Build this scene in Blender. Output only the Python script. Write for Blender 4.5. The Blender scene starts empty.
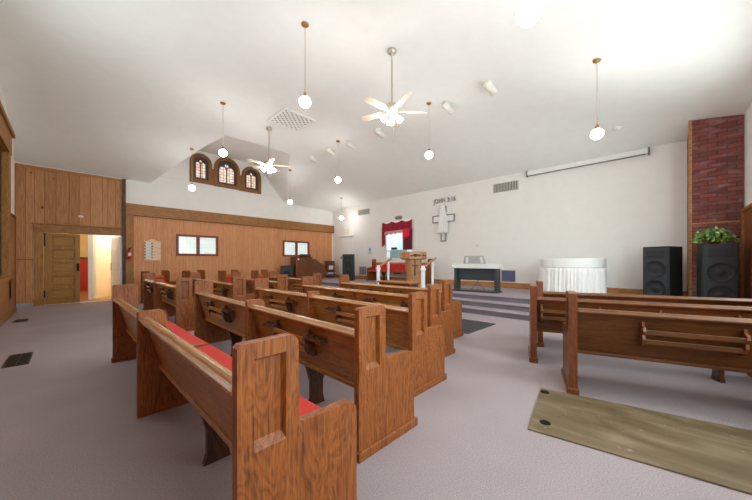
import bpy, bmesh, math, random
from mathutils import Vector, Matrix
random.seed(7)
PI = math.pi
scene = bpy.context.scene
C = scene.collection

# ------------------------------------------------------------------ helpers: materials
def new_mat(name):
    m = bpy.data.materials.new(name); m.use_nodes = True
    nt = m.node_tree
    return m, nt, nt.nodes['Principled BSDF']

def N(nt, kind, **kw):
    n = nt.nodes.new(kind)
    for k, v in kw.items(): setattr(n, k, v)
    return n

def ramp(nt, stops):
    r = N(nt, 'ShaderNodeValToRGB'); e = r.color_ramp.elements
    while len(e) < len(stops): e.new(0.5)
    for el, (p, c) in zip(e, stops):
        el.position = p; el.color = (*c, 1)
    return r

def srgb(r, g, b):
    f = lambda c: (c/255/12.92) if c/255 <= .04045 else ((c/255+.055)/1.055)**2.4
    return (f(r), f(g), f(b))

def plain(name, col, rough=.6, metal=0., bump=0., bscale=60, coat=0., spec=.5):
    m, nt, p = new_mat(name)
    tc = N(nt, 'ShaderNodeTexCoord'); nz = N(nt, 'ShaderNodeTexNoise')
    nz.inputs['Scale'].default_value = 4; nz.inputs['Detail'].default_value = 5
    nt.links.new(tc.outputs['Object'], nz.inputs['Vector'])
    v = .015 if min(col) > .6 else .05
    r = ramp(nt, [(.3, tuple(c*(1-v) for c in col)), (.7, tuple(min(1, c*(1+v)) for c in col))])
    nt.links.new(nz.outputs['Fac'], r.inputs['Fac']); nt.links.new(r.outputs['Color'], p.inputs['Base Color'])
    p.inputs['Roughness'].default_value = rough; p.inputs['Metallic'].default_value = metal
    p.inputs['Coat Weight'].default_value = coat; p.inputs['Specular IOR Level'].default_value = spec
    if bump:
        n2 = N(nt, 'ShaderNodeTexNoise'); n2.inputs['Scale'].default_value = bscale; n2.inputs['Detail'].default_value = 6
        nt.links.new(tc.outputs['Object'], n2.inputs['Vector'])
        b = N(nt, 'ShaderNodeBump'); b.inputs['Strength'].default_value = bump; b.inputs['Distance'].default_value = .01
        nt.links.new(n2.outputs['Fac'], b.inputs['Height']); nt.links.new(b.outputs['Normal'], p.inputs['Normal'])
    return m

def wood(name, dark, mid, light, axis='Z', scale=1., rough=.38, coat=.25, pores=.35, figure=.55):
    """oak-like grain running along one object axis"""
    m, nt, p = new_mat(name); L = nt.links.new
    tc = N(nt, 'ShaderNodeTexCoord'); oi = N(nt, 'ShaderNodeObjectInfo')
    off = N(nt, 'ShaderNodeVectorMath', operation='SCALE'); cmb = N(nt, 'ShaderNodeCombineXYZ')
    for i in range(3): L(oi.outputs['Random'], cmb.inputs[i])
    L(cmb.outputs[0], off.inputs[0]); off.inputs['Scale'].default_value = 13.7
    add = N(nt, 'ShaderNodeVectorMath', operation='ADD'); L(tc.outputs['Object'], add.inputs[0]); L(off.outputs[0], add.inputs[1])
    def mp(sx, sl):
        v = [sx*scale]*3; v['XYZ'.index(axis)] = sl*scale
        q = N(nt, 'ShaderNodeMapping'); q.inputs['Scale'].default_value = v; L(add.outputs[0], q.inputs['Vector']); return q
    a = N(nt, 'ShaderNodeTexNoise'); a.inputs['Scale'].default_value = 1.6; a.inputs['Detail'].default_value = 3; a.inputs['Distortion'].default_value = 1.2
    L(mp(3.2, .75).outputs[0], a.inputs['Vector'])
    # contour bands of a stretched noise read as cathedral figure
    mul = N(nt, 'ShaderNodeMath', operation='MULTIPLY'); mul.inputs[1].default_value = 11; L(a.outputs['Fac'], mul.inputs[0])
    fr = N(nt, 'ShaderNodeMath', operation='PINGPONG'); fr.inputs[1].default_value = .5; L(mul.outputs[0], fr.inputs[0])
    b = N(nt, 'ShaderNodeTexNoise'); b.inputs['Scale'].default_value = 9; b.inputs['Detail'].default_value = 7; b.inputs['Roughness'].default_value = .62
    L(mp(5.5, .28).outputs[0], b.inputs['Vector'])
    mix = N(nt, 'ShaderNodeMix'); mix.inputs['Factor'].default_value = figure
    L(b.outputs['Fac'], mix.inputs['A']); 
    fr2 = N(nt, 'ShaderNodeMath', operation='MULTIPLY_ADD'); fr2.inputs[1].default_value = 1.1; fr2.inputs[2].default_value = .2; L(fr.outputs[0], fr2.inputs[0])
    L(fr2.outputs[0], mix.inputs['B'])
    r = ramp(nt, [(.28, dark), (.48, mid), (.72, light)]); L(mix.outputs['Result'], r.inputs['Fac'])
    c = N(nt, 'ShaderNodeTexNoise'); c.inputs['Scale'].default_value = 30; c.inputs['Detail'].default_value = 3
    L(mp(5., .16).outputs[0], c.inputs['Vector'])
    pr = ramp(nt, [(.36, (1-pores,)*3), (.5, (1, 1, 1))]); L(c.outputs['Fac'], pr.inputs['Fac'])
    mm = N(nt, 'ShaderNodeMix', data_type='RGBA', blend_type='MULTIPLY'); mm.inputs['Factor'].default_value = 1
    L(r.outputs['Color'], mm.inputs['A']); L(pr.outputs['Color'], mm.inputs['B']); L(mm.outputs['Result'], p.inputs['Base Color'])
    p.inputs['Roughness'].default_value = rough; p.inputs['Coat Weight'].default_value = coat; p.inputs['Coat Roughness'].default_value = .22
    bp = N(nt, 'ShaderNodeBump'); bp.inputs['Strength'].default_value = .12; bp.inputs['Distance'].default_value = .004
    L(c.outputs['Fac'], bp.inputs['Height']); L(bp.outputs['Normal'], p.inputs['Normal'])
    return m

def planks(name, cols, groove, width, knots, rough=.5, axis=0, gw=.02, grain=.3):
    """vertical boards of uneven width: voronoi cells along one axis, grain along Z"""
    m, nt, p = new_mat(name); L = nt.links.new
    tc = N(nt, 'ShaderNodeTexCoord'); sp = N(nt, 'ShaderNodeSeparateXYZ'); L(tc.outputs['Object'], sp.inputs[0])
    w = N(nt, 'ShaderNodeMath', operation='MULTIPLY'); w.inputs[1].default_value = 1/width; L(sp.outputs[axis], w.inputs[0])
    v1 = N(nt, 'ShaderNodeTexVoronoi', voronoi_dimensions='1D', feature='F1'); L(w.outputs[0], v1.inputs['W']); v1.inputs['Scale'].default_value = 1
    v2 = N(nt, 'ShaderNodeTexVoronoi', voronoi_dimensions='1D', feature='DISTANCE_TO_EDGE'); L(w.outputs[0], v2.inputs['W']); v2.inputs['Scale'].default_value = 1
    q = N(nt, 'ShaderNodeMapping'); q.inputs['Scale'].default_value = (9, 9, .55)
    ofs = N(nt, 'ShaderNodeVectorMath', operation='ADD'); L(tc.outputs['Object'], ofs.inputs[0])
    sc = N(nt, 'ShaderNodeVectorMath', operation='SCALE'); L(v1.outputs['Color'], sc.inputs[0]); sc.inputs['Scale'].default_value = 4
    L(sc.outputs[0], ofs.inputs[1]); L(ofs.outputs[0], q.inputs['Vector'])
    g = N(nt, 'ShaderNodeTexNoise'); g.inputs['Scale'].default_value = 5; g.inputs['Detail'].default_value = 7; g.inputs['Distortion'].default_value = .8
    L(q.outputs[0], g.inputs['Vector'])
    bw = N(nt, 'ShaderNodeRGBToBW'); L(v1.outputs['Color'], bw.inputs[0])
    mx = N(nt, 'ShaderNodeMix'); mx.inputs['Factor'].default_value = grain; L(g.outputs['Fac'], mx.inputs['B']); L(bw.outputs[0], mx.inputs['A'])
    r = ramp(nt, [(.25, cols[0]), (.5, cols[1]), (.75, cols[2])]); L(mx.outputs['Result'], r.inputs['Fac'])
    col = r.outputs['Color']
    if knots:
        k = N(nt, 'ShaderNodeTexVoronoi', feature='F1'); k.inputs['Scale'].default_value = 2.3
        qk = N(nt, 'ShaderNodeMapping'); qk.inputs['Scale'].default_value = (1.3, 0.0, .8); L(tc.outputs['Object'], qk.inputs['Vector']); L(qk.outputs[0], k.inputs['Vector'])
        kr = ramp(nt, [(.05, (.25, .17, .14)), (.10, (1, 1, 1))]); L(k.outputs['Distance'], kr.inputs['Fac'])
        km = N(nt, 'ShaderNodeMix', data_type='RGBA', blend_type='MULTIPLY'); km.inputs['Factor'].default_value = 1
        L(col, km.inputs['A']); L(kr.outputs['Color'], km.inputs['B']); col = km.outputs['Result']
    gr = ramp(nt, [(gw*.4, groove), (gw, (1, 1, 1))]); L(v2.outputs['Distance'], gr.inputs['Fac'])
    gm = N(nt, 'ShaderNodeMix', data_type='RGBA', blend_type='MULTIPLY'); gm.inputs['Factor'].default_value = 1
    L(col, gm.inputs['A']); L(gr.outputs['Color'], gm.inputs['B']); L(gm.outputs['Result'], p.inputs['Base Color'])
    p.inputs['Roughness'].default_value = rough; p.inputs['Specular IOR Level'].default_value = .25
    bp = N(nt, 'ShaderNodeBump'); bp.inputs['Strength'].default_value = .4; bp.inputs['Distance'].default_value = .006
    L(gr.outputs['Color'], bp.inputs['Height']); L(bp.outputs['Normal'], p.inputs['Normal'])
    return m

def emis(name, col, strength, base=None):
    m, nt, p = new_mat(name)
    p.inputs['Base Color'].default_value = (*(base or col), 1)
    p.inputs['Emission Color'].default_value = (*col, 1); p.inputs['Emission Strength'].default_value = strength
    return m

M = {}
# pew oak
OD, OM, OL = srgb(88, 42, 12), srgb(144, 78, 28), srgb(168, 98, 40)
M['oak_up'] = wood('oak grain upright', OD, OM, OL, 'Z', scale=1.5, figure=.38, coat=.04, rough=.5)
M['oak_long'] = wood('oak grain lengthwise', srgb(118, 68, 24), srgb(166, 106, 46), srgb(188, 128, 62), 'Y', scale=1.4, figure=.25)
M['oak_deep'] = wood('red oak lengthwise', srgb(68, 34, 8), srgb(98, 53, 14), srgb(114, 65, 20), 'Y', scale=1.4, figure=.2, coat=.08, rough=.45)
M['oak_deep_up'] = wood('red oak upright', srgb(80, 38, 14), srgb(116, 60, 24), srgb(134, 74, 32), 'Z', scale=1.4, figure=.3)
M['rail'] = wood('worn oak rail', srgb(150, 100, 54), srgb(176, 124, 72), srgb(194, 146, 94), 'Y', rough=.25, coat=.5, figure=.15, pores=.2)  # paler oak along the pew tops
M['walnut'] = wood('dark walnut', srgb(44, 22, 12), srgb(78, 42, 22), srgb(104, 60, 32), 'Z', rough=.4)
M['cushion'] = plain('red pew cloth', srgb(200, 54, 46), .85, bump=.25, bscale=160)
M['crimson'] = plain('crimson pad', srgb(190, 28, 38), .8, bump=.2, bscale=120)
# room
def carpet():
    m, nt, p = new_mat('mauve grey carpet'); L = nt.links.new
    tc = N(nt, 'ShaderNodeTexCoord')
    a = N(nt, 'ShaderNodeTexNoise'); a.inputs['Scale'].default_value = 130; a.inputs['Detail'].default_value = 4; L(tc.outputs['Object'], a.inputs['Vector'])
    b = N(nt, 'ShaderNodeTexNoise'); b.inputs['Scale'].default_value = 1.1; b.inputs['Detail'].default_value = 4; L(tc.outputs['Object'], b.inputs['Vector'])
    r1 = ramp(nt, [(.3, srgb(146, 134, 136)), (.7, srgb(178, 165, 168))]); L(a.outputs['Fac'], r1.inputs['Fac'])
    r2 = ramp(nt, [(.3, (.9, .9, .91)), (.7, (1.04, 1.03, 1.03))]); L(b.outputs['Fac'], r2.inputs['Fac'])
    mm = N(nt, 'ShaderNodeMix', data_type='RGBA', blend_type='MULTIPLY'); mm.inputs['Factor'].default_value = 1
    L(r1.outputs['Color'], mm.inputs['A']); L(r2.outputs['Color'], mm.inputs['B']); L(mm.outputs['Result'], p.inputs['Base Color'])
    p.inputs['Roughness'].default_value = .95; p.inputs['Specular IOR Level'].default_value = .15
    bp = N(nt, 'ShaderNodeBump'); bp.inputs['Strength'].default_value = .3; bp.inputs['Distance'].default_value = .004
    L(a.outputs['Fac'], bp.inputs['Height']); L(bp.outputs['Normal'], p.inputs['Normal'])
    return m
M['carpet'] = carpet()
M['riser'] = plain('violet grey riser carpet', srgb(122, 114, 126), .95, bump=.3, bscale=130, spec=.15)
M['plaster'] = plain('white wall paint', srgb(236, 234, 230), .8, bump=.05, bscale=30)
M['ceiling'] = plain('white ceiling plaster', srgb(243, 246, 243), .9, bump=.12, bscale=40)
M['white'] = plain('white gloss paint', srgb(238, 238, 236), .4)
M['offwhite'] = plain('off white plastic', srgb(222, 220, 212), .5)
M['panel_a'] = planks('orange oak panelling', (srgb(188, 124, 80), srgb(208, 146, 100), srgb(222, 166, 120)), (.78, .72, .68), .11, False, gw=.05, grain=.85)
M['panel_c'] = planks('brown plank panelling', (srgb(142, 92, 54), srgb(182, 128, 84), srgb(208, 154, 108)), (.42, .32, .26), .21, True, gw=.03, grain=.65)
M['panel_d'] = planks('brown plank wainscot', (srgb(140, 88, 56), srgb(160, 104, 68), srgb(176, 118, 82)), (.42, .32, .26), .21, True, axis=1, gw=.03, grain=.45)
M['gold_oak_up'] = wood('golden oak trim upright', srgb(126, 80, 28), srgb(162, 110, 46), srgb(180, 130, 64), 'Z', figure=.35, coat=0., rough=.55)
M['gold_oak_x'] = wood('golden oak trim lengthwise', srgb(122, 76, 30), srgb(156, 104, 48), srgb(178, 126, 66), 'X', figure=.35, coat=0., rough=.55)
M['gold_oak_y'] = wood('golden oak trim along the side', srgb(110, 72, 34), srgb(146, 100, 52), srgb(172, 126, 72), 'Y', figure=.35, coat=0., rough=.55)
M['pine_y'] = wood('pine baseboard', srgb(150, 92, 44), srgb(196, 134, 76), srgb(214, 158, 100), 'Y', figure=.4, coat=0., rough=.55)
M['arch_oak'] = wood('arch window oak', srgb(104, 62, 26), srgb(140, 90, 44), srgb(162, 110, 60), 'Z', figure=.3, coat=0., rough=.55)
M['casing'] = plain('grey brown casing', srgb(74, 62, 58), .5)
M['dark_trim'] = wood('dark brown trim', srgb(48, 28, 14), srgb(82, 50, 26), srgb(104, 68, 38), 'Z', coat=0., rough=.55)
M['red_frame'] = plain('maroon window frame', srgb(128, 54, 50), .5)
M['black'] = plain('black cabinet', srgb(30, 31, 33), .55, bump=.1, bscale=200)
M['slate'] = plain('slate grey grille', srgb(52, 55, 60), .75, bump=.4, bscale=320)
M['cone'] = plain('black cone', srgb(38, 39, 42), .7)
M['iron'] = plain('black iron', srgb(24, 22, 20), .5, .6)
M['brass'] = plain('aged brass', srgb(150, 118, 70), .35, .8)
M['nickel'] = plain('brushed nickel', srgb(190, 182, 166), .3, .85)
M['vent_bronze'] = plain('bronze register', srgb(66, 56, 44), .45, .6)
M['vent_grey'] = plain('vent shadow', srgb(110, 108, 106), .8)
M['dark_void'] = plain('dark duct', srgb(34, 32, 32), .9)
M['mat_dark'] = plain('charcoal mat', srgb(62, 60, 60), .95, bump=.5, bscale=150)
M['drape'] = plain('white cloth', srgb(240, 239, 237), .9, bump=.1, bscale=40)
M['burgundy'] = plain('burgundy curtain', srgb(150, 24, 44), .85, bump=.15, bscale=60)
M['wine'] = plain('dark wine curtain', srgb(112, 28, 44), .9)
M['hot_red'] = plain('bright red curtain', srgb(232, 34, 58), .8)  # sunlight on the curtain put into a brighter red
M['lace'] = plain('pale lace', srgb(206, 150, 154), .9)
M['pale_blue'] = plain('pale blue tank', srgb(224, 238, 240), .4)
M['water_blue'] = plain('blue glass front', srgb(160, 204, 212), .2)
M['leaf_a'] = plain('ivy leaf', srgb(112, 160, 76), .5)
M['leaf_b'] = plain('pale ivy leaf', srgb(184, 206, 140), .5)
M['pot'] = plain('basket pot', srgb(110, 78, 46), .8)
M['grey_metal'] = plain('grey metal', srgb(120, 120, 122), .4, .5)
M['cross_edge'] = plain('grey cross edge', srgb(140, 136, 132), .6)
M['text_dark'] = plain('dark grey lettering', srgb(140, 138, 138), .6)
M['sign_card'] = plain('white card', srgb(226, 226, 222), .7)
M['tan_wood'] = wood('tan board', srgb(214, 166, 116), srgb(232, 188, 140), srgb(240, 204, 160), 'X', figure=.3)
M['lectern_x'] = wood('honey oak', srgb(158, 102, 56), srgb(190, 134, 84), srgb(208, 156, 106), 'Z', figure=.4)
M['ext_red'] = plain('fire red', srgb(206, 36, 34), .3)
M['door_oak'] = wood('brown oak door', srgb(136, 92, 34), srgb(162, 115, 48), srgb(180, 134, 64), 'X', figure=.25, pores=.2, coat=0., rough=.55)
M['door_oak_up'] = wood('brown oak door stile', srgb(132, 86, 32), srgb(158, 110, 46), srgb(176, 130, 62), 'Z', figure=.25, pores=.2, coat=0., rough=.55)
M['organ'] = wood('walnut organ case', srgb(92, 50, 24), srgb(116, 66, 36), srgb(132, 80, 46), 'Z', figure=.3)
M['organ_side'] = wood('faded walnut', srgb(92, 54, 38), srgb(120, 76, 56), srgb(134, 90, 68), 'X', figure=.4)
M['hall_wall'] = plain('cream hall wall', srgb(244, 238, 216), .8)
M['hall_floor'] = wood('hall floor boards', srgb(140, 92, 44), srgb(178, 128, 70), srgb(196, 146, 86), 'Y')
M['hall_red'] = plain('red hall wainscot', srgb(176, 50, 30), .6)
M['hall_tan'] = plain('tan hall wall', srgb(216, 186, 120), .8)
M['screen_white'] = plain('white metal case', srgb(232, 231, 228), .45)
M['purple'] = plain('violet louvre', srgb(116, 112, 150), .6)
M['rest_grey'] = plain('light grey plastic', srgb(176, 176, 174), .5)
M['plate_blue'] = plain('blue dial', srgb(120, 180, 224), .5)
M['binder_blue'] = plain('blue binder', srgb(58, 92, 178), .5)
M['book_dark'] = plain('dark book cloth', srgb(70, 48, 42), .7)
M['keybed'] = plain('pale grey keyboard top', srgb(226, 226, 222), .4)
M['stand_dark'] = plain('dark slate stand', srgb(48, 56, 60), .5)
M['ivory'] = plain('fan blade maple', srgb(232, 212, 190), .4)
M['lampglow'] = emis('lit globe', (1, .97, .93), 58)
M['fanglow'] = emis('lit fan shade', (1, .97, .93), 52)

def brick():
    m, nt, p = new_mat('weathered red brick'); L = nt.links.new
    tc = N(nt, 'ShaderNodeTexCoord'); s = N(nt, 'ShaderNodeSeparateXYZ'); L(tc.outputs['Object'], s.inputs[0])
    ad = N(nt, 'ShaderNodeMath', operation='ADD'); L(s.outputs[0], ad.inputs[0]); L(s.outputs[1], ad.inputs[1])
    cb = N(nt, 'ShaderNodeCombineXYZ'); L(ad.outputs[0], cb.inputs[0]); L(s.outputs[2], cb.inputs[1])
    b = N(nt, 'ShaderNodeTexBrick'); b.inputs['Scale'].default_value = 1
    b.inputs['Brick Width'].default_value = .25; b.inputs['Row Height'].default_value = .085; b.inputs['Mortar Size'].default_value = .008
    b.inputs['Color1'].default_value = (*srgb(148, 80, 70), 1); b.inputs['Color2'].default_value = (*srgb(112, 64, 62), 1); b.inputs['Mortar'].default_value = (*srgb(84, 62, 64), 1)
    L(cb.outputs[0], b.inputs['Vector'])
    q = N(nt, 'ShaderNodeMapping'); q.inputs['Scale'].default_value = (1.5, 1.5, 5); L(tc.outputs['Object'], q.inputs['Vector'])
    n = N(nt, 'ShaderNodeTexNoise'); n.inputs['Scale'].default_value = 2; n.inputs['Detail'].default_value = 8; n.inputs['Distortion'].default_value = .5; L(q.outputs[0], n.inputs['Vector'])
    r = ramp(nt, [(.5, (0, 0, 0)), (.8, (.55, .55, .55))]); L(n.outputs['Fac'], r.inputs['Fac'])
    mx = N(nt, 'ShaderNodeMix', data_type='RGBA'); L(r.outputs['Color'], mx.inputs['Factor']); L(b.outputs['Color'], mx.inputs['A']); mx.inputs['B'].default_value = (*srgb(184, 160, 160), 1)
    L(mx.outputs['Result'], p.inputs['Base Color']); p.inputs['Roughness'].default_value = .9
    bp = N(nt, 'ShaderNodeBump'); bp.inputs['Strength'].default_value = .6; bp.inputs['Distance'].default_value = .01; bp.invert = True
    L(b.outputs['Fac'], bp.inputs['Height']); L(bp.outputs['Normal'], p.inputs['Normal'])
    return m
M['brick'] = brick()

def board_mat():
    m, nt, p = new_mat('scuffed tan floor panel'); L = nt.links.new
    tc = N(nt, 'ShaderNodeTexCoord')
    q = N(nt, 'ShaderNodeMapping'); q.inputs['Scale'].default_value = (3.2, .9, 1); L(tc.outputs['Object'], q.inputs['Vector'])
    n = N(nt, 'ShaderNodeTexNoise'); n.inputs['Scale'].default_value = 2.2; n.inputs['Detail'].default_value = 8; n.inputs['Distortion'].default_value = .6; L(q.outputs[0], n.inputs['Vector'])
    r = ramp(nt, [(.3, srgb(96, 78, 54)), (.52, srgb(114, 97, 72)), (.72, srgb(136, 120, 94))]); L(n.outputs['Fac'], r.inputs['Fac'])
    k = N(nt, 'ShaderNodeTexNoise'); k.inputs['Scale'].default_value = 14; k.inputs['Detail'].default_value = 6; L(tc.outputs['Object'], k.inputs['Vector'])
    kr = ramp(nt, [(.66, (0, 0, 0)), (.74, (.4, .4, .4))]); L(k.outputs['Fac'], kr.inputs['Fac'])
    mx = N(nt, 'ShaderNodeMix', data_type='RGBA'); L(kr.outputs['Color'], mx.inputs['Factor']); L(r.outputs['Color'], mx.inputs['A']); mx.inputs['B'].default_value = (*srgb(190, 182, 164), 1)
    L(mx.outputs['Result'], p.inputs['Base Color']); p.inputs['Roughness'].default_value = .5
    return m
M['board'] = board_mat()

def pane_mat(name, cols, strength, w=.11, h=.11):
    m, nt, p = new_mat(name); L = nt.links.new
    tc = N(nt, 'ShaderNodeTexCoord'); s = N(nt, 'ShaderNodeSeparateXYZ'); L(tc.outputs['Object'], s.inputs[0])
    cb = N(nt, 'ShaderNodeCombineXYZ'); L(s.outputs[0], cb.inputs[0]); L(s.outputs[2], cb.inputs[1])
    b = N(nt, 'ShaderNodeTexBrick'); b.inputs['Scale'].default_value = 1; b.offset = 0
    b.inputs['Brick Width'].default_value = w; b.inputs['Row Height'].default_value = h; b.inputs['Mortar Size'].default_value = .008
    b.inputs['Color1'].default_value = (*cols[0], 1); b.inputs['Color2'].default_value = (*cols[1], 1); b.inputs['Mortar'].default_value = (*cols[2], 1)
    L(cb.outputs[0], b.inputs['Vector'])
    L(b.outputs['Color'], p.inputs['Base Color']); L(b.outputs['Color'], p.inputs['Emission Color']); p.inputs['Emission Strength'].default_value = strength
    p.inputs['Roughness'].default_value = .2
    return m
M['stained'] = pane_mat('stained glass', (srgb(240, 226, 206), srgb(220, 186, 170), srgb(120, 96, 84)), .6)  # emission put into the panes in place of light from behind
M['milky'] = pane_mat('leaded milky glass', (srgb(226, 234, 230), srgb(206, 222, 216), srgb(190, 200, 196)), .5, .12, .16)  # pale tone and glow stand in for the lit room behind
def glass():
    m, nt, p = new_mat('window glass'); L = nt.links.new
    t = N(nt, 'ShaderNodeBsdfTransparent'); t.inputs['Color'].default_value = (.93, .97, .95, 1)
    mx = N(nt, 'ShaderNodeMixShader'); mx.inputs[0].default_value = .08
    p.inputs['Base Color'].default_value = (.1, .12, .11, 1); p.inputs['Roughness'].default_value = .05
    L(t.outputs[0], mx.inputs[1]); L(p.outputs[0], mx.inputs[2]); L(mx.outputs[0], nt.nodes['Material Output'].inputs['Surface'])
    return m
M['glass'] = glass()
M['tinted'] = wood('streaked green amber glass', srgb(58, 64, 42), srgb(92, 92, 58), srgb(128, 116, 74), 'Z', rough=.15, coat=.6, figure=.3)

# ------------------------------------------------------------------ helpers: geometry
def box(bm, x0, x1, y0, y1, z0, z1):
    vs = [bm.verts.new(p) for p in ((x0,y0,z0),(x1,y0,z0),(x1,y1,z0),(x0,y1,z0),(x0,y0,z1),(x1,y0,z1),(x1,y1,z1),(x0,y1,z1))]
    for f in ((0,3,2,1),(4,5,6,7),(0,1,5,4),(1,2,6,5),(2,3,7,6),(3,0,4,7)): bm.faces.new([vs[i] for i in f])
    return vs

def prism(bm, pts, fn, w0, w1):
    """2-D outline pts swept from w0 to w1; fn(u,v,w)->xyz"""
    a = [bm.verts.new(fn(u, v, w0)) for u, v in pts]; b = [bm.verts.new(fn(u, v, w1)) for u, v in pts]
    n = len(pts)
    bm.faces.new(a); bm.faces.new(list(reversed(b)))
    for i in range(n): bm.faces.new([a[i], b[i], b[(i+1) % n], a[(i+1) % n]])

def plate(bm, outer, holes, fn, w0, w1):
    """slab with holes"""
    loops = [outer] + list(holes); A = []; B = []
    for w, S in ((w0, A), (w1, B)):
        es = []
        for lp in loops:
            vs = [bm.verts.new(fn(u, v, w)) for u, v in lp]; S.append(vs)
            es += [bm.edges.new((vs[i], vs[(i+1) % len(vs)])) for i in range(len(vs))]
        bmesh.ops.triangle_fill(bm, use_beauty=True, use_dissolve=False, edges=es)
    for a, b in zip(A, B):
        for i in range(len(a)):
            j = (i+1) % len(a); bm.faces.new([a[i], a[j], b[j], b[i]])

def tube(bm, pts, r, n=10, cap=True):
    pts = [Vector(p) for p in pts]; rings = []
    for i, p in enumerate(pts):
        d = (pts[min(i+1, len(pts)-1)] - pts[max(i-1, 0)]).normalized()
        up = Vector((0, 0, 1)) if abs(d.z) < .95 else Vector((1, 0, 0))
        x = d.cross(up).normalized(); y = x.cross(d)
        rr = r[i] if isinstance(r, (list, tuple)) else r
        rings.append([bm.verts.new(p + (x*math.cos(t) + y*math.sin(t))*rr) for t in [2*PI*k/n for k in range(n)]])
    for a, b in zip(rings, rings[1:]):
        for k in range(n): bm.faces.new([a[k], a[(k+1) % n], b[(k+1) % n], b[k]])
    if cap: bm.faces.new(list(reversed(rings[0]))); bm.faces.new(rings[-1])

def lathe(bm, prof, c=(0, 0, 0), n=20, mat=None):
    rings = []; mt = mat or Matrix()
    for r, z in prof:
        rings.append([bm.verts.new(mt @ Vector((c[0]+r*math.cos(2*PI*k/n), c[1]+r*math.sin(2*PI*k/n), c[2]+z))) for k in range(n)])
    for a, b in zip(rings, rings[1:]):
        for k in range(n): bm.faces.new([a[k], a[(k+1) % n], b[(k+1) % n], b[k]])
    bm.faces.new(list(reversed(rings[0]))); bm.faces.new(rings[-1])

def ball(bm, c, r, sz=1., seg=16):
    bmesh.ops.create_uvsphere(bm, u_segments=seg, v_segments=seg//2+2, radius=r, matrix=Matrix.Translation(c) @ Matrix.Diagonal((1, 1, sz, 1)))

def obj(name, bm, mat, parent=None, bevel=0., smooth=False, seg=2, label=None):
    bmesh.ops.recalc_face_normals(bm, faces=bm.faces[:])
    me = bpy.data.meshes.new(name); bm.to_mesh(me); bm.free()
    o = bpy.data.objects.new(name, me); C.objects.link(o); me.materials.append(M[mat] if isinstance(mat, str) else mat)
    if parent: o.parent = parent
    if smooth:
        for f in me.polygons: f.use_smooth = True
    if bevel:
        md = o.modifiers.new('bevel', 'BEVEL'); md.width = bevel; md.segments = seg; md.limit_method = 'ANGLE'; md.angle_limit = math.radians(40)
    if label: o['label'] = label
    return o

def B(*boxes):
    bm = bmesh.new()
    for b in boxes: box(bm, *b)
    return bm

def thing(name, label, cat, loc=(0, 0, 0), rz=0., group=None):
    o = bpy.data.objects.new(name, None); C.objects.link(o); o.empty_display_size = .1
    o.location = loc; o.rotation_euler = (0, 0, rz); o['label'] = label; o['category'] = cat
    if group: o['group'] = group
    return o
def tag(o, label, cat, group=None):
    o['label'] = label; o['category'] = cat
    if group: o['group'] = group
    return o
def struct(name, bm, mat, parent=None, bevel=0., label=None):
    o = obj(name, bm, mat, parent, bevel)
    if not parent: o['kind'] = 'structure'
    if label: o['label'] = label
    return o
def XZ(y): return lambda u, v, w: (u, y+w, v)
def YZ(x): return lambda u, v, w: (x+w, u, v)
def rect(a, b, c, d): return [(a, c), (b, c), (b, d), (a, d)]
def arc(cx, cy, r, a0, a1, n):
    return [(cx+r*math.cos(math.radians(a0+(a1-a0)*i/n)), cy+r*math.sin(math.radians(a0+(a1-a0)*i/n))) for i in range(n+1)]

# ------------------------------------------------------------------ camera
EYE = 1.25; F = 293.0; Y0 = 261.3; YAW = math.radians(43.8)
cy_, sy_ = math.cos(YAW), math.sin(YAW)
cam = bpy.data.cameras.new('camera'); co = bpy.data.objects.new('camera', cam); C.objects.link(co)
cam.sensor_width = 36; cam.lens = F/752*36; cam.shift_y = (Y0-250)/752; cam.clip_start = .05
co.location = (0, 0, EYE); co.rotation_euler = (PI/2, 0, YAW-PI/2)
scene.camera = co

# ------------------------------------------------------------------ room shell
XD, XB, YA, YE = -1.05, 9.78, 12.6, -1.22     # left, platform, far panelled and right walls
XD1 = -.97
ZF, PLAT = 5.0, .39
def smin(a, b, k=.42):
    h = max(k-abs(a-b), 0)/k
    return min(a, b)-h*h*k*.25
def ceil_z(x, y):
    z = ZF
    for p in (3.95+.3*(12.6-y), 4.04+.4192*(9.78-x), 4.10+.2239*(y+1.22)): z = smin(z, p)
    return z
def ray_ceiling(px, py):
    t = (px-376)/F; dx, dy, dz = cy_+sy_*t, sy_-cy_*t, (Y0-py)/F
    lo, hi = .5, 20.
    for _ in range(60):
        m = (lo+hi)/2
        if EYE+dz*m > ceil_z(dx*m, dy*m): hi = m
        else: lo = m
    return (dx*lo, dy*lo, EYE+dz*lo), lo

struct('floor', B((XD-.2, XB+.2, YE-.2, YA+.02, -.1, 0)), 'carpet')
# far wall with dormer gable, doorway, inner windows and stained glass windows
gable = [(XD-.1, 0), (XB, 0), (XB, 4.04), (7.0, 3.95), (5.62, 5.47), (3.25, 5.47), (1.9, 3.95), (XD-.1, 3.95)]
DOOR = (-.53, 1.15, 0, 2.08)
def arch_pts(x0, x1, z0, top, n=14, ins=0.):
    r = (x1-x0)/2-ins; cx = (x0+x1)/2; zs = top-(x1-x0)/2
    return [(x0+ins, z0+ins), (x1-ins, z0+ins)] + arc(cx, zs, r, 0, 180, n)
SG = [(3.075, 3.835, 4.24, 5.36), (3.90, 4.89, 4.22, 5.45), (4.97, 5.80, 4.2, 5.30)]
INWIN = [(2.65, 4.06, 1.46, 2.24), (6.84, 8.28, 1.48, 2.225)]
holes = [[(DOOR[0], .001), (DOOR[1], .001), (DOOR[1], DOOR[3]), (DOOR[0], DOOR[3])]]
holes += [arch_pts(*s, ins=.06) for s in SG] + [rect(a+.06, b-.06, c+.06, d-.06) for a, b, c, d in INWIN]
bm = bmesh.new(); plate(bm, gable, holes, XZ(YA), 0, .16); struct('wall_far', bm, 'plaster')
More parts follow.
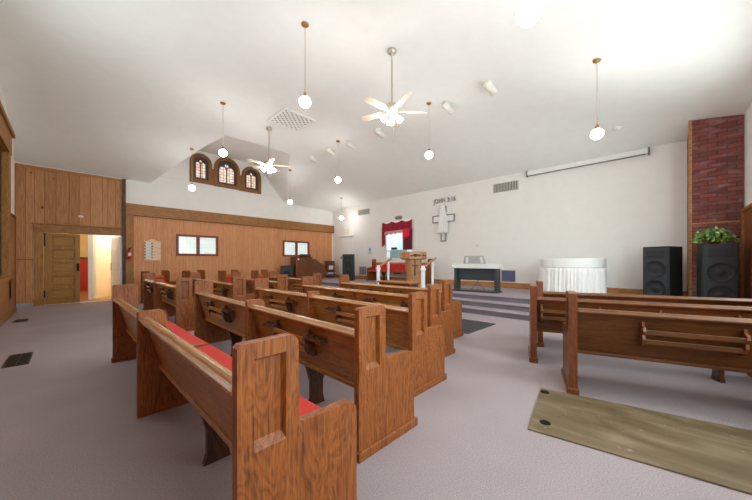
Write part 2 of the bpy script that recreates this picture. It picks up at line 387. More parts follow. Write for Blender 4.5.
# platform wall with the curtained opening
OPEN = (7.32, 8.72, 1.39, 2.96)
bm = bmesh.new(); plate(bm, [(YE-.15, 0), (YA+.15, 0), (YA+.15, 4.04), (YE-.15, 4.12)], [rect(*OPEN)], YZ(XB), 0, .16); struct('wall_front', bm, 'plaster')
# right wall, with unseen windows added to light the room
WE = [(.1, 1.9, .92, 3.5), (2.6, 4.4, .92, 3.5), (5.1, 6.9, .92, 3.5)]
bm = bmesh.new(); plate(bm, rect(XD-.2, XB+.15, 0, 4.12), [rect(*w) for w in WE], XZ(YE), -.16, 0); struct('wall_right', bm, 'plaster')
# left wall with its seen window and an unseen one added for light
WD = [(8.35, 10.15, .92, 3.62), (4.6, 6.4, .92, 3.62)]
bm = bmesh.new(); plate(bm, [(YE-.15, 0), (11.52, 0), (11.52, 4.27), (9.1, 5.0), (2.8, 5.0), (YE-.15, 4.05)], [rect(*w) for w in WD], YZ(XD1), -.22, 0)
box(bm, XD-.14, XD, 11.5, YA+.1, 0, 4.3)
struct('wall_left', bm, 'plaster')
# ceiling: flat middle, slopes down to far, platform and right walls, dormer running out to the gable
xl = XD1-.22; XC = 9.80
def xL(y): return 1.9+1.2*min(1, (12.6-y)/3.5)
def xR(y): return 7.0-1.8*min(1, (12.6-y)/3.5)
def dormer_z(x, y):
    sy = max(0, 1-(12.6-y)/3.5); zv = 3.95+.3*(12.6-y)
    if y <= 9.1: return ceil_z(x, y)
    d = min(5+.47*sy, zv+1.13*(x-xL(y)), zv+1.13*(xR(y)-x)*1.0)
    return max(d, ceil_z(x, y))
bm = bmesh.new(); ys = [YE-.02+(12.62-YE+.02)*k/110 for k in range(111)]
for lo, hi, fz, n in ((lambda y: xl, xL, ceil_z, 24), (xL, xR, dormer_z, 60), (xR, lambda y: XC, ceil_z, 44)):
    G = [[bm.verts.new((lo(y)+(hi(y)-lo(y))*i/n, y, fz(lo(y)+(hi(y)-lo(y))*i/n, y))) for i in range(n+1)] for y in ys]
    for a, b in zip(G, G[1:]):
        for i in range(n): bm.faces.new([a[i], a[i+1], b[i+1], b[i]])
rv = [v for v in bm.verts if abs(v.co.x-xR(v.co.y)) < .001]
bmesh.ops.remove_doubles(bm, verts=rv, dist=.02)
ce = struct('ceiling', bm, 'ceiling')
for f in ce.data.polygons: f.use_smooth = True
ce.data.flip_normals() if ce.data.polygons[0].normal.z > 0 else None

# platform with three steps
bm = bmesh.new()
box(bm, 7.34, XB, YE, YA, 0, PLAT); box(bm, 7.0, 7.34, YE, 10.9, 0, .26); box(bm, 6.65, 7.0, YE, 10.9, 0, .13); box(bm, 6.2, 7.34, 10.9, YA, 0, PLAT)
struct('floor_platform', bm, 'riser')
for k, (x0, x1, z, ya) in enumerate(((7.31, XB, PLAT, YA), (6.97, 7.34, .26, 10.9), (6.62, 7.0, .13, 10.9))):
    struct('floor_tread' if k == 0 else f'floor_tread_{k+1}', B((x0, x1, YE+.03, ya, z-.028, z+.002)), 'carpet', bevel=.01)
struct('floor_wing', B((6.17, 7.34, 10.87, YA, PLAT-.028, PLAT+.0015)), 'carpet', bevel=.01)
# brick chimney breast and its trim
bm = bmesh.new()
yc0, yc1, xc = YE+.01, -.5, 9.0
vs = [bm.verts.new(p) for p in ((xc,yc0,0),(XB,yc0,0),(XB,yc1,0),(xc,yc1,0),(xc,yc0,ceil_z(xc,yc0)+.02),(XB,yc0,ceil_z(XB,yc0)+.02),(XB,yc1,ceil_z(XB,yc1)+.02),(xc,yc1,ceil_z(xc,yc1)+.02))]
for f in ((0,3,2,1),(4,5,6,7),(0,1,5,4),(1,2,6,5),(2,3,7,6),(3,0,4,7)): bm.faces.new([vs[i] for i in f])
struct('wall_chimney', bm, 'brick')
struct('trim_1', B((xc-.02, xc, yc1-.028, yc1+.008, PLAT, 4.33), (xc-.02, xc+.05, yc1, yc1+.02, PLAT, 4.33)), 'pine_y')
struct('trim_2', B((xc-.012, xc, yc0+.05, yc1-.028, 2.02, 2.045)), 'pine_y')
# panelling on the far wall
pb = bmesh.new(); plate(pb, rect(1.44, 9.7, 0, 2.77), [rect(a+.03, b-.03, c+.03, d-.03) for a, b, c, d in INWIN], XZ(YA), -.025, 0); struct('trim_3', pb, 'panel_a')
pb = bmesh.new(); plate(pb, [(XD, .09), (-.72, .09), (-.72, 2.3), (1.2, 2.3), (1.2, 3.86), (XD, 3.86)], [], XZ(YA), -.025, 0); struct('trim_4', pb, 'panel_c')
struct('trim_5', B((XD, 1.22, YA-.045, YA, 3.84, 3.92)), 'oak_long')
struct('trim_6', B((1.17, 1.25, YA-.10, YA, 0, 3.93)), 'dark_trim')
struct('trim_7', B((1.245, 1.45, YA-.13, YA, 0, 3.15)), 'gold_oak_up', bevel=.006)
struct('trim_8', B((1.45, 5.6, YA-.13, YA, 2.77, 3.15), (1.24, 1.45, YA-.14, YA-.13, 2.77, 3.15)), 'gold_oak_x', bevel=.006)
struct('trim_9', B((5.605, XB, YA-.13, YA, 2.77, 3.15)), 'gold_oak_x', bevel=.006)
struct('trim_10', B((XD, -.72, YA-.03, YA, 1.29, 1.31)), 'dark_trim')
struct('trim_11', B((1.95, 3.05, YA-.006, YA, 4.235, 4.25), (5.85, 6.74, YA-.006, YA, 4.2, 4.215)), 'offwhite')
# door casing
struct('trim_12', B((-.70, DOOR[0], YA-.05, YA, .18, 2.08), (-.715, DOOR[0]+.01, YA-.06, YA, 0, .18)), 'gold_oak_up', bevel=.005)
struct('trim_13', B((-.72, 1.2, YA-.06, YA, 2.08, 2.29), (-.75, 1.17, YA-.08, YA, 2.29, 2.33)), 'gold_oak_x', bevel=.006)
struct('baseboard_far', B((XD, -.72, YA-.02, YA, 0, .09)), plain('grey blue baseboard', srgb(150, 158, 166), .6))
struct('baseboard_front', B((XB-.025, XB, yc1, 12.4, PLAT, PLAT+.17)), 'pine_y', bevel=.006)
# wainscot left and right
struct('trim_14', B((XD1, XD1+.02, YE, 8.1, 0, 2.3), (XD1, XD1+.02, 10.5, 11.52, 0, 2.3), (XD1, XD1+.02, 8.1, 10.5, 0, .6)), 'panel_d')
struct('trim_15', B((XD1, XD1+.035, 10.5, 11.53, 2.3, 2.36), (XD1-.02, XD1+.03, 11.45, 11.535, 0, 2.3)), 'dark_trim')
struct('trim_16', B((XD1+.02, -.18, YE, YE+.02, 0, 2.2), (7.18, XB, YE, YE+.02, 0, 2.2), (-.18, 7.18, YE, YE+.02, 0, .86)), planks('brown plank wainscot right', (srgb(120, 70, 40), srgb(140, 84, 50), srgb(156, 98, 62)), (.42, .32, .26), .21, True, gw=.03, grain=.45))
struct('trim_17', B((7.18, 8.98, YE, YE+.04, 2.2, 2.26), (8.90, 8.98, YE, YE+.05, 0, 2.2)), 'gold_oak_x')
struct('baseboard_left', B((XD1+.02, XD1+.045, YE, 11.5, 0, .14)), 'gold_oak_y')

# left wall windows; the last is unseen and added for light
for i, (a, b, c, d) in enumerate(WD):
    w = struct(f'window_{i+1}', B((XD1, XD1+.05, a-.28, a, c-.5, d), (XD1, XD1+.05, b, b+.28, c-.5, d), (XD1, XD1+.06, a-.32, b+.32, d, d+.42), (XD1, XD1+.1, a-.36, b+.4, d+.42, d+.52),
        (XD1, XD1+.10, a-.32, b+.32, c-.06, c), (XD1, XD1+.05, a-.28, b+.28, c-.5, c-.06)), 'gold_oak_up', bevel=.006)
    sx = XD1-.1
    obj('jamb', B((sx, XD1+.01, a-.004, a+.02, c, d), (sx, XD1+.01, b-.02, b+.004, c, d), (sx, XD1+.01, a, b, d-.02, d+.004), (sx, XD1+.01, a, b, c-.004, c+.02)), 'gold_oak_up', w)
    obj('sash', B((sx, sx+.05, a, a+.07, c, d), (sx, sx+.05, b-.07, b, c, d), (sx, sx+.05, a, b, c, c+.08), (sx, sx+.05, a, b, d-.07, d), (sx-.01, sx+.04, a, b, (c+d)/2-.03, (c+d)/2+.03), (sx, sx+.04, (a+b)/2-.02, (a+b)/2+.02, c, d)), 'dark_trim', w)
    obj('glass_pane', B((sx+.01, sx+.016, a, b, c, d)), 'tinted' if i == 0 else 'glass', w)
for i, (a, b, c, d) in enumerate(WE):  # unseen windows, added to let fill light into the room
    w = struct(f'window_{i+9}', B((a-.28, a, YE, YE+.05, c, d), (b, b+.28, YE, YE+.05, c, d), (a-.3, b+.3, YE, YE+.06, d, d+.3), (a-.3, b+.3, YE, YE+.1, c-.06, c)), 'gold_oak_up', bevel=.006)
    obj('sash', B((a, a+.07, YE-.12, YE-.07, c, d), (b-.07, b, YE-.12, YE-.07, c, d), (a, b, YE-.12, YE-.07, c, c+.08), (a, b, YE-.12, YE-.07, d-.07, d), (a, b, YE-.12, YE-.07, (c+d)/2-.03, (c+d)/2+.03)), 'dark_trim', w)
    obj('glass_pane', B((a, b, YE-.10, YE-.094, c, d)), 'glass', w)
# maroon framed inner windows in the panelling
for i, (a, b, c, d) in enumerate(INWIN):
    y = YA-.025; t = .075; m = (a+b)/2
    w = struct(f'window_{i+4}', B((a, a+t, y-.035, y+.05, c, d), (b-t, b, y-.035, y+.05, c, d), (a+t, b-t, y-.035, y+.05, c, c+t), (a+t, b-t, y-.035, y+.05, d-t, d), (m-.05, m+.05, y-.035, y+.05, c+t, d-t)), 'red_frame', bevel=.005)
    obj('glass_pane', B((a+t, m-.05, y+.05, y+.06, c+t, d-t)), 'milky', w); obj('glass_pane', B((m+.05, b-t, y+.05, y+.06, c+t, d-t)), 'milky', w)
# three stained glass windows in the gable
for i, (a, b, c, d) in enumerate(SG):
    bm = bmesh.new(); plate(bm, arch_pts(a, b, c, d), [arch_pts(a, b, c, d, ins=.13)], XZ(YA), -.06, .04)
    w = struct(f'window_{i+6}', bm, 'arch_oak', bevel=.008)
    bm = bmesh.new(); plate(bm, arch_pts(a, b, c, d, ins=.13), [arch_pts(a, b, c, d, ins=.20)], XZ(YA), -.02, .05); obj('dark_casing', bm, 'casing', w)
    # tracery: two lancets under a quatrefoil
    ii = .20; x0, x1, z0 = a+ii, b-ii, c+ii; cx = (a+b)/2; rr = (x1-x0)/2; zs = d-(b-a)/2
    lan = []
    for u0, u1 in ((x0+.015, cx-.015), (cx+.015, x1-.015)):
        r2 = (u1-u0)/2; zl = zs-.02
        lan.append([(u0, z0+.01), (u1, z0+.01)] + arc((u0+u1)/2, zl, r2, 0, 180, 8))
    q = arc(cx, zs+rr*.52, rr*.27, 0, 345, 15)
    bm = bmesh.new(); plate(bm, arch_pts(a, b, c, d, ins=ii), lan+[q], XZ(YA), .0, .05); obj('tracery', bm, 'casing', w)
    bm = bmesh.new(); prism(bm, arch_pts(a, b, c, d, ins=ii-.02), XZ(YA), .05, .07); obj('stained_pane', bm, 'stained', w)
struct('trim_18', B((3.83, 3.905, YA-.045, YA+.02, 4.24, 4.86), (4.885, 4.975, YA-.045, YA+.02, 4.2, 4.85)), 'arch_oak')

# left leaf of the double door: five horizontal panels
d1 = struct('door_1', B((-.52, .20, YA+.005, YA+.03, .012, 2.06)), 'door_oak')
bm = bmesh.new(); px0, px1 = -.52, .20; st = .11; zz = [.012+.14]
for k in range(5): zz += [zz[-1]+.288, zz[-1]+.288+.095]
hl = [rect(px0+st+.03, px1-st, zz[2*k], zz[2*k+1]) for k in range(5)]
plate(bm, rect(px0, px1, .012, 2.06), hl, XZ(YA), -.032, .006); obj('panel_frame', bm, 'door_oak_up', d1, bevel=.006)
bm = bmesh.new()
for h in hl:
    (a, c), (b, _), (_, d), _ = h
    box(bm, a+.035, b-.035, YA-.012, YA+.006, c+.035, d-.035)
obj('raised_panel', bm, 'door_oak', d1, bevel=.008)
obj('lock_plate', B((.13, .185, YA-.044, YA-.031, .96, 1.19)), 'iron', d1, bevel=.004)
bm = bmesh.new(); ball(bm, (.158, YA-.062, 1.1), .028); obj('knob', bm, 'iron', d1, smooth=True)
obj('hinge', B((-.525, -.495, YA-.046, YA-.03, 1.68, 2.06)), 'iron', d1); obj('hinge', B((-.525, -.495, YA-.046, YA-.03, .2, .42)), 'iron', d1)
# right leaf, white, folded open into the hall
d2 = struct('door_2', B((0, .71, -.02, .02, .012, 2.06)), 'white'); d2.location = (1.13, YA+.03, 0); d2.rotation_euler = (0, 0, math.radians(103))
bm = bmesh.new(); plate(bm, rect(.0, .71, .012, 2.06), [rect(.1, .61, .15+.38*k, .15+.38*k+.29) for k in range(5)], lambda u, v, w: (u, .02+w, v), 0, .012); obj('panel_frame', bm, 'white', d2, bevel=.004)
obj('lock_plate', B((.645, .685, .032, .042, .95, 1.2)), 'iron', d2)
# hall behind the doorway
bm = bmesh.new(); box(bm, -1.5, 2.6, YA+.16, 17.2, -.1, .004); hf = struct('floor_hall', bm, 'hall_floor')
bm = bmesh.new(); box(bm, -1.6, -1.5, YA+.16, 17.2, 0, 2.7); box(bm, -1.5, 2.6, 17.2, 17.3, 0, 2.7); box(bm, 2.6, 2.7, YA+.16, 17.2, 0, 2.7); box(bm, -1.6, 2.7, YA+.16, 17.3, 2.7, 2.8)
struct('wall_hall', bm, 'hall_tan')
bm = bmesh.new(); fn = lambda u, v, w: (.50+u*.52+w*.854, 13.65+u*.854-w*.52, v)
plate(bm, rect(0, 3.6, 0, 2.7), [], fn, 0, .1); struct('wall_passage', bm, 'hall_wall')
struct('trim_19', B((.40, .50, 13.2, 13.66, 0, 2.7)), 'white')
struct('trim_20', B((-1.5, 1.9, 17.14, 17.2, 0, 1.35)), 'hall_red'); struct('trim_21', B((-1.5, 1.9, 17.12, 17.2, 1.35, 1.42)), 'dark_trim')
t = thing('picture', 'small framed picture on the tan hall wall seen through the doorway', 'picture', (.62, 17.19, 1.62))
obj('frame', B((0, .42, -.03, 0, 0, .04), (0, .42, -.03, 0, .26, .3), (0, .04, -.03, 0, 0, .3), (.38, .42, -.03, 0, 0, .3)), 'gold_oak_x', t); obj('canvas', B((.03, .39, -.015, 0, .03, .27)), 'lace', t)

# ------------------------------------------------------------------ pews
def end_outline():
    p = [(0, 0), (.565, 0), (.565, .48)] + arc(.505, .522, .06, 10, 80, 4) + [(.48, .584), (.275, .59)] + arc(.275, .62, .03, 270, 185, 3)
    p += [(.243, .91)] + arc(.203, .917, .04, 0, 90, 4) + [(.012, .955), (0, .943)]
    return p
def end_panel(parent, y_out, y_in, mat, base=True):
    """pew end seen from outside at y_out, with a sunk panel in its upper half"""
    s = 1 if y_in > y_out else -1
    fn = lambda u, v, w: (u, y_out+s*w, v)
    bm = bmesh.new(); out = end_outline(); T = abs(y_in-y_out)
    hole = [(.06, .555), (.188, .555), (.188, .895), (.06, .895)]; deep = [(.072, .585), (.176, .585), (.176, .883), (.072, .883)]
    V = lambda pts, w: [bm.verts.new(fn(u, v, w)) for u, v in pts]
    o0, h0, h1, b0 = V(out, 0), V(hole, 0), V(deep, .026), V(out, T)
    es = [bm.edges.new((l[i], l[(i+1) % len(l)])) for l in (o0, h0) for i in range(len(l))]
    bmesh.ops.triangle_fill(bm, use_beauty=True, edges=es)
    for i in range(4): bm.faces.new([h0[i], h0[(i+1) % 4], h1[(i+1) % 4], h1[i]])
    bm.faces.new(h1)
    n = len(out)
    for i in range(n): bm.faces.new([o0[i], o0[(i+1) % n], b0[(i+1) % n], b0[i]])
    bm.faces.new(b0)
    e = obj('end_panel', bm, mat, parent, bevel=.007)
    if base:
        obj('base_block', B((-.012, .595, min(y_out, y_in)-.014, max(y_out, y_in)+.014, 0, .062)), mat, e, bevel=.008)
    return e
def divider(parent, y, mat, tall=True):
    z1 = .85 if tall else .795
    p = [(.03, 0), (.50, 0), (.50, .46), (.46, .495), (.36, .50), (.28, .54), (.225, .62), (.19, .72), (.17, z1-.03), (.145, z1), (.0, z1), (-.012, z1-.012)]
    if tall: p += [(-.012, 0)]; p[0] = (.0, 0)
    else: p = [(.06, .33)] + [(.45, .33), (.45, .45), (.2, .5), (.09, .79), (-.01, .79), (-.012, .74), (.10, .40)]
    bm = bmesh.new(); prism(bm, p, lambda u, v, w: (u, y+w, v), -.025, .025)
    return obj('divider', bm, mat, parent, bevel=.005)
BX0, BX1, BZ0, BZ1 = .155, .045, .385, .775      # back board leans from bottom to top
def back_x(z): return BX0+(BX1-BX0)*(z-BZ0)/(BZ1-BZ0)
def rack(parent, y0, y1, cups=True, light=False):
    wm = 'oak_deep' if light else 'oak_long'
    rk = obj('hymn_rack', B(*[(back_x(z)-.095, back_x(z)-.08, y0, y1, z-.02, z+.02) for z in (.56, .645)]), wm, parent, bevel=.004)
    for y in (y0, y1):
        x = lambda z, d: back_x(z)-.018-d
        p = [(x(.51, 0), .51), (x(.51, .04), .51), (x(.53, .08), .535), (x(.58, .09), .58), (x(.62, .07), .62), (x(.65, .088), .65), (x(.68, .07), .685), (x(.70, .035), .70), (x(.72, .028), .725), (x(.72, .006), .725), (x(.70, 0), .70)]
        bm = bmesh.new(); prism(bm, p, lambda u, v, w: (u, y+w, v), -.011, .011); obj('bracket', bm, 'walnut' if not light else 'oak_deep_up', rk, bevel=.003)
        if cups:
            s = -1 if y == y0 else 1
            a, b = sorted((y+s*.012, y+s*.20))
            bm = bmesh.new(); box(bm, back_x(.7)-.08, back_x(.7)-.012, a, b, .655, .68)
            for k in (0, 1): lathe(bm, [(.022, 0), (.026, .012), (.019, .013), (.017, .002)], (back_x(.7)-.046, a+.055+.08*k, .68), 10)
            obj('cup_holder', bm, 'walnut', rk, bevel=.003)
def pew(label, loc, rz, L, div=None, racks=(), supports=(), deep=False, tall=True, pad_back=False, cushion=True, group='wooden church pews', cups=True):
    up, lg = ('oak_deep_up', 'oak_deep') if deep else ('oak_up', 'oak_long')
    t = thing('church_pew', label, 'pew', loc, rz, group)
    T = .07 if deep else .045
    end_panel(t, 0, T, up); end_panel(t, L, L-T, up)
    a, b = T, L-T
    fn = lambda u, v, w: (u, w, v)
    th = .026
    bm = bmesh.new(); prism(bm, [(BX0-.012, BZ0), (BX0+th, BZ0), (BX1+th, BZ1), (BX1-.012, BZ1)], fn, a, b); obj('back', bm, lg, t)
    rp = [(-.004, .768), (.065, .758), (.078, .772), (.072, .79)] + arc(.036, .782, .03, 25, 150, 6) + [(-.008, .785)]
    bm = bmesh.new(); prism(bm, rp, fn, a, b); obj('top_rail', bm, 'rail' if not deep else lg, t, bevel=.003)
    bm = bmesh.new(); prism(bm, [(BX0-.03, .365), (BX0-.03, .392), (.50, .435), (.535, .425), (.535, .405), (.50, .395)], fn, a, b); obj('seat', bm, lg, t, bevel=.004)
    if cushion:
        cuts = [a] + ([div] if div else []) + [b]
        for p, q in zip(cuts, cuts[1:]):
            bm = bmesh.new(); prism(bm, [(.185, .405), (.525, .437), (.53, .47), (.50, .487), (.2, .46), (.18, .44)], fn, p+.03, q-.03); obj('seat_cushion', bm, 'cushion', t, bevel=.012)
            if pad_back:
                bm = bmesh.new(); prism(bm, [(back_x(.47)+.03, .47), (back_x(.47)+.075, .47), (back_x(.745)+.075, .745), (back_x(.745)+.03, .745)], fn, p+.02, q-.02); obj('back_pad', bm, 'crimson', t, bevel=.015)
    if div: divider(t, div, up, tall)
    for y in supports:
        p = [(.17, .0), (.33, 0), (.31, .08), (.31, .2), (.40, .405), (.14, .375), (.19, .2), (.19, .06)]
        bm = bmesh.new(); prism(bm, p, lambda u, v, w: (u, y+w, v), -.022, .022); obj('seat_support', bm, 'walnut', t, bevel=.004)
    for y0, y1 in racks: rack(t, y0, y1, cups, deep)
    return t

# middle block, rear row to front row
rows = [(.40, 1.05, 4.88, 3.0, 'nearest brown oak pew with long red seat cushion, rearmost row of middle block'),
        (1.24, 1.335, 4.98, 3.04, 'oak pew one row ahead of the nearest pew, two hymn racks on its back'),
        (2.17, 1.62, 4.97, 3.32, 'oak pew third from the back of the middle block, ended by a panelled end'),
        (3.05, 2.0, 4.9, 3.45, 'oak pew fourth from the back of the middle block, second from its front'),
        (4.0, 2.37, 4.93, 3.63, 'front oak pew of the middle block, facing the communion table')]
for i, (x, y0, y1, dv, lab) in enumerate(rows):
    L = y1-y0; d = dv-y0
    rk = [] if i == 0 else [(d*.5-.265+(.02 if i == 1 else 0), d*.5+.265), (d+(L-d)*.5-.27, d+(L-d)*.5+.27)]
    pew(lab, (x, y0, 0), math.radians((.6, -.6, 0, 0, 0)[i]), L, d, rk, (d*.49, d+(L-d)*.5), tall=i < 3)
# left block beside the panelled wall
lrows = [(1.28, 6.05, 9.42, 'oak pew rearmost in the left block, nearest the oak double door'),
         (2.2, 5.97, 8.98, 'oak pew second from the back of the left block by the panelled wall'),
         (3.12, 5.95, 8.65, 'oak pew third from the back of the left block by the panelled wall'),
         (4.06, 5.98, 8.28, 'front oak pew of the left block, nearest the organ')]
for i, (x, y0, y1, lab) in enumerate(lrows):
    L = y1-y0; d = L*.58
    pew(lab, (x, y0, 0), 0, L, d, [(d*.5-.27, d*.5+.27), (d+(L-d)*.5-.25, d+(L-d)*.5+.25)], (d*.5,), tall=i == 0)
# right block, turned towards the pulpit
def rpew(lab, x, y, deg, L, rk, sup):
    a = math.radians(deg); return pew(lab, (x+L*math.sin(a), y-L*math.cos(a), 0), a, L, None, rk, sup, deep=True, cups=False)
rpew('dark red oak pew with plain two-slat rack, nearest in the right block', 3.245, .60, 16, 1.72, [(.58, 1.18)], (.30,))
rpew('dark red oak pew in the middle of the three right block rows', 3.94, 1.13, 17.5, 2.2, [(1.5, 2.08), (.4, .98)], (.45,))
rpew('dark red oak pew in front of the right block, nearest the platform steps', 4.73, 1.26, 20, 2.5, [(1.6, 2.2), (.4, 1.0)], (.5,))
# short corner pews turned 45 degrees by the panelled wall
wl = [((1.44, 11.06), .92, 'short oak pew with red padded back under the hymn board'),
      ((2.42, 10.76), .86, 'short oak pew with red padded back below the left maroon window'),
      ((3.24, 10.05), .9, 'short oak pew with red padded back, second from the organ, behind the left block'),
      ((4.05, 9.5), .9, 'short oak pew with red padded back nearest the floor monitor')]
for (x, y), L, lab in wl: pew(lab, (x, y, 0), -PI/4, L, None, (), (), pad_back=True, group='short corner pews')
# red bench on the platform
pew('oak bench with crimson back pads standing on the platform behind the pulpit', (9.72, 9.35, PLAT), PI, 3.05, 1.5, (), (.75, 2.25), pad_back=True, group=None, tall=False)

# ------------------------------------------------------------------ pulpit and communion table
t = thing('communion_table', 'low carved oak communion table before the platform steps, behind the front pew', 'table', (5.55, 4.23, 0))
obj('table_top', B((-.03, .43, -.03, 1.05, .70, .74)), 'oak_long', t, bevel=.008)
bm = bmesh.new(); box(bm, .02, .38, .02, 1.0, .56, .70)
obj('apron', bm, 'walnut', t, bevel=.004)
bm = bmesh.new()
for k in range(10):
    y = .1+k*.09; plate(bm, [(y-.04, .58), (y+.04, .58)] + arc(y, .63, .04, 0, 180, 6), [[(y-.025, .585), (y+.025, .585)] + arc(y, .63, .025, 0, 180, 6)], lambda u, v, w: (.02-w, u, v), 0, .012)
obj('carved_frieze', bm, 'oak_long', t)
for x in (.03, .30):
    for y in (.03, .92): obj('leg', B((x, x+.07, y, y+.07, 0, .56)), 'oak_up', t, bevel=.006)
obj('stretcher', B((.15, .25, .06, .96, .1, .16)), 'oak_long', t, bevel=.005)

t = thing('pulpit', 'light oak pulpit with carved cross on its tapered pedestal', 'pulpit', (7.82, 5.78, PLAT), math.radians(-43))
# local -y faces the room; six sided tapered pedestal
def hexring(w, d, ch): return [(-w/2+ch, -d/2), (w/2-ch, -d/2), (w/2, -d/2+ch), (w/2, d/2), (-w/2, d/2), (-w/2, -d/2+ch)]
def loft(bm, rings):
    R = [[bm.verts.new((u, v, z)) for u, v in pts] for pts, z in rings]
    for a, b in zip(R, R[1:]):
        n = len(a)
        for i in range(n): bm.faces.new([a[i], a[(i+1) % n], b[(i+1) % n], b[i]])
    bm.faces.new(list(reversed(R[0]))); bm.faces.new(R[-1])
bm = bmesh.new(); loft(bm, [(hexring(.42, .36, .1), .06), (hexring(.52, .44, .12), .95)]); obj('pedestal', bm, 'lectern_x', t, bevel=.006)
bm = bmesh.new(); loft(bm, [(hexring(.52, .46, .12), 0), (hexring(.52, .46, .12), .05), (hexring(.46, .40, .1), .07)]); obj('base', bm, 'lectern_x', t, bevel=.006)
bm = bmesh.new(); loft(bm, [(hexring(.66, .54, .18), .91), (hexring(.82, .60, .22), .95), (hexring(.82, .60, .22), 1.15), (hexring(.78, .56, .21), 1.17)]); obj('desk_top', bm, 'lectern_x', t, bevel=.008)
bm = bmesh.new()
for (p, q) in (((-.10, -.318), (.10, -.318)),):
    for k in range(7):
        u = -.15+.05*k; ball(bm, (u, -.305, 1.055+.02*math.cos(u*18)), .034, .6, 8)
ball(bm, (0, -.308, 1.055), .055, .9, 10)
obj('carved_emblem', bm, 'walnut', t, smooth=True)
bm = bmesh.new(); s2 = math.sqrt(.5)
for k in range(4):
    u = .30+.022*(k-1.5)*2*s2; ball(bm, (u, -.192+(u-.30), 1.055), .032, .6, 8)
obj('carved_emblem', bm, 'walnut', t, smooth=True)
obj('cross_upright', B((-.018, .018, -.245, -.18, .40, .90)), 'walnut', t, bevel=.004); obj('cross_arm', B((-.10, .10, -.24, -.18, .70, .735)), 'walnut', t, bevel=.004)

# handrails of the platform steps
def handrail(lab, y):
    t = thing('handrail', lab, 'handrail', (0, 0, 0))
    for x, z0, h, q in ((6.76, .13, 1.0, 1.), (7.24, .26, .98, .62)):
        bm = bmesh.new()
        lathe(bm, [(r*q, z) for r, z in ((.07, z0), (.07, z0+.05), (.06, z0+.06), (.06, z0+h-.14), (.08, z0+h-.13), (.08, z0+h-.08), (.055, z0+h-.07), (.055, z0+h-.02), (.03, z0+h))], (x, y, 0), 14)
        obj('post', bm, 'white', t, smooth=False)
    bm = bmesh.new(); p = [(6.78, y, 1.06), (7.46, y, 1.20), (7.62, y, 1.34)]
    tube(bm, [(6.72, y+.0, 1.05), (7.40, y, 1.34)], .032, 10); obj('rail', bm, 'lectern_x', t, smooth=True)
    return t
handrail('white post handrail with wooden grip to the right of the pulpit', 4.68)
handrail('white post handrail with wooden grip to the left of the pulpit', 6.38)

# ------------------------------------------------------------------ keyboard on stand
t = thing('digital_piano', 'white topped digital piano on a dark slab stand on the platform', 'piano', (7.86, 3.06, PLAT), math.radians(5))
obj('keyboard', B((0, .40, -.04, 1.30, .66, .76), (.0, .12, -.04, 1.30, .76, .79)), 'keybed', t, bevel=.012)
for y in (.02, 1.16): obj('stand_side', B((.04, .34, y, y+.08, .04, .66)), 'stand_dark', t, bevel=.008)
obj('modesty_panel', B((.16, .19, .10, 1.20, .32, .66)), 'stand_dark', t)
obj('foot_bar', B((-.02, .42, .0, 1.28, 0, .045)), 'stand_dark', t, bevel=.006)
bm = bmesh.new(); plate(bm, [(.32, 0), (.98, 0), (.92, .22), (.38, .22)], [[(.39, .03), (.47, .03), (.49, .19), (.42, .19)], [(.83, .03), (.91, .03), (.88, .19), (.81, .19)]], lambda u, v, w: (.08+w-.25*v, u, .79+v), 0, .012); obj('music_rest', bm, 'rest_grey', t)
bm = bmesh.new(); k = [(.235+.021*0, 0)]
for i in range(26): box(bm, .36, .395, .01+i*.048, .01+i*.048+.043, .758, .772)
o = obj('white_keys', bm, 'white', t)
t = thing('microphone_stand', 'small folding tripod stand on the platform under the digital piano', 'stand', (8.62, 3.95, PLAT))
bm = bmesh.new(); tube(bm, [(0, 0, .12), (0, 0, .62)], .012); obj('pole', bm, 'grey_metal', t)
for k in range(3):
    a = 2.1*k+.4; bm = bmesh.new(); tube(bm, [(.0, 0, .26), (.22*math.cos(a), .22*math.sin(a), .012)], .01); obj('leg', bm, 'grey_metal', t)

# ------------------------------------------------------------------ white skirted table
t = thing('skirted_table', 'round fronted table under a white gathered skirt against the platform wall', 'table', (8.70, 1.56, PLAT))
bm = bmesh.new()
def dshape(a, b, n=24): return [(b*-math.sin(PI*i/n)+.0, .92*a*math.cos(PI*i/n)) for i in range(n+1)]
ds = dshape(.70, .50); pts = [(.42, .644)] + ds + [(.42, -.644)]
prism(bm, pts, lambda u, v, w: (u, v, w), .0, .74)
core = obj('table_body', bm, 'white', t)
prism_bm = bmesh.new(); pts2 = [(.45, .67)] + [(u*1.05-.01, v*1.04) for u, v in ds] + [(.45, -.67)]
prism(prism_bm, pts2, lambda u, v, w: (u, v, w), .70, .93); obj('white_top_band', prism_bm, 'white', t, bevel=.02)
bm = bmesh.new(); path = []
outline = [(.42, .664)] + [(u*1.02, v*1.03) for u, v in ds] + [(.42, -.664)]
for (a, b) in zip(outline, outline[1:]):
    for k in range(8): path.append((a[0]+(b[0]-a[0])*k/8, a[1]+(b[1]-a[1])*k/8))
rows_ = []
for j in range(9):
    z = .70-.695*j/8; ring = []
    for i, (u, v) in enumerate(path):
        am = .008+.03*j/8; s = math.sin(i*.85+1.3*math.sin(i*.11))*am+math.sin(i*.31)*am*.6
        r = math.hypot(u, v) or 1; ring.append(bm.verts.new((u+u/r*(s+.01), v+v/r*(s+.01), z)))
    rows_.append(ring)
for a, b in zip(rows_, rows_[1:]):
    for i in range(len(a)-1): bm.faces.new([a[i], a[i+1], b[i+1], b[i]])
o = obj('cloth_skirt', bm, 'drape', t, smooth=True); md = o.modifiers.new('thick', 'SOLIDIFY'); md.thickness = .004

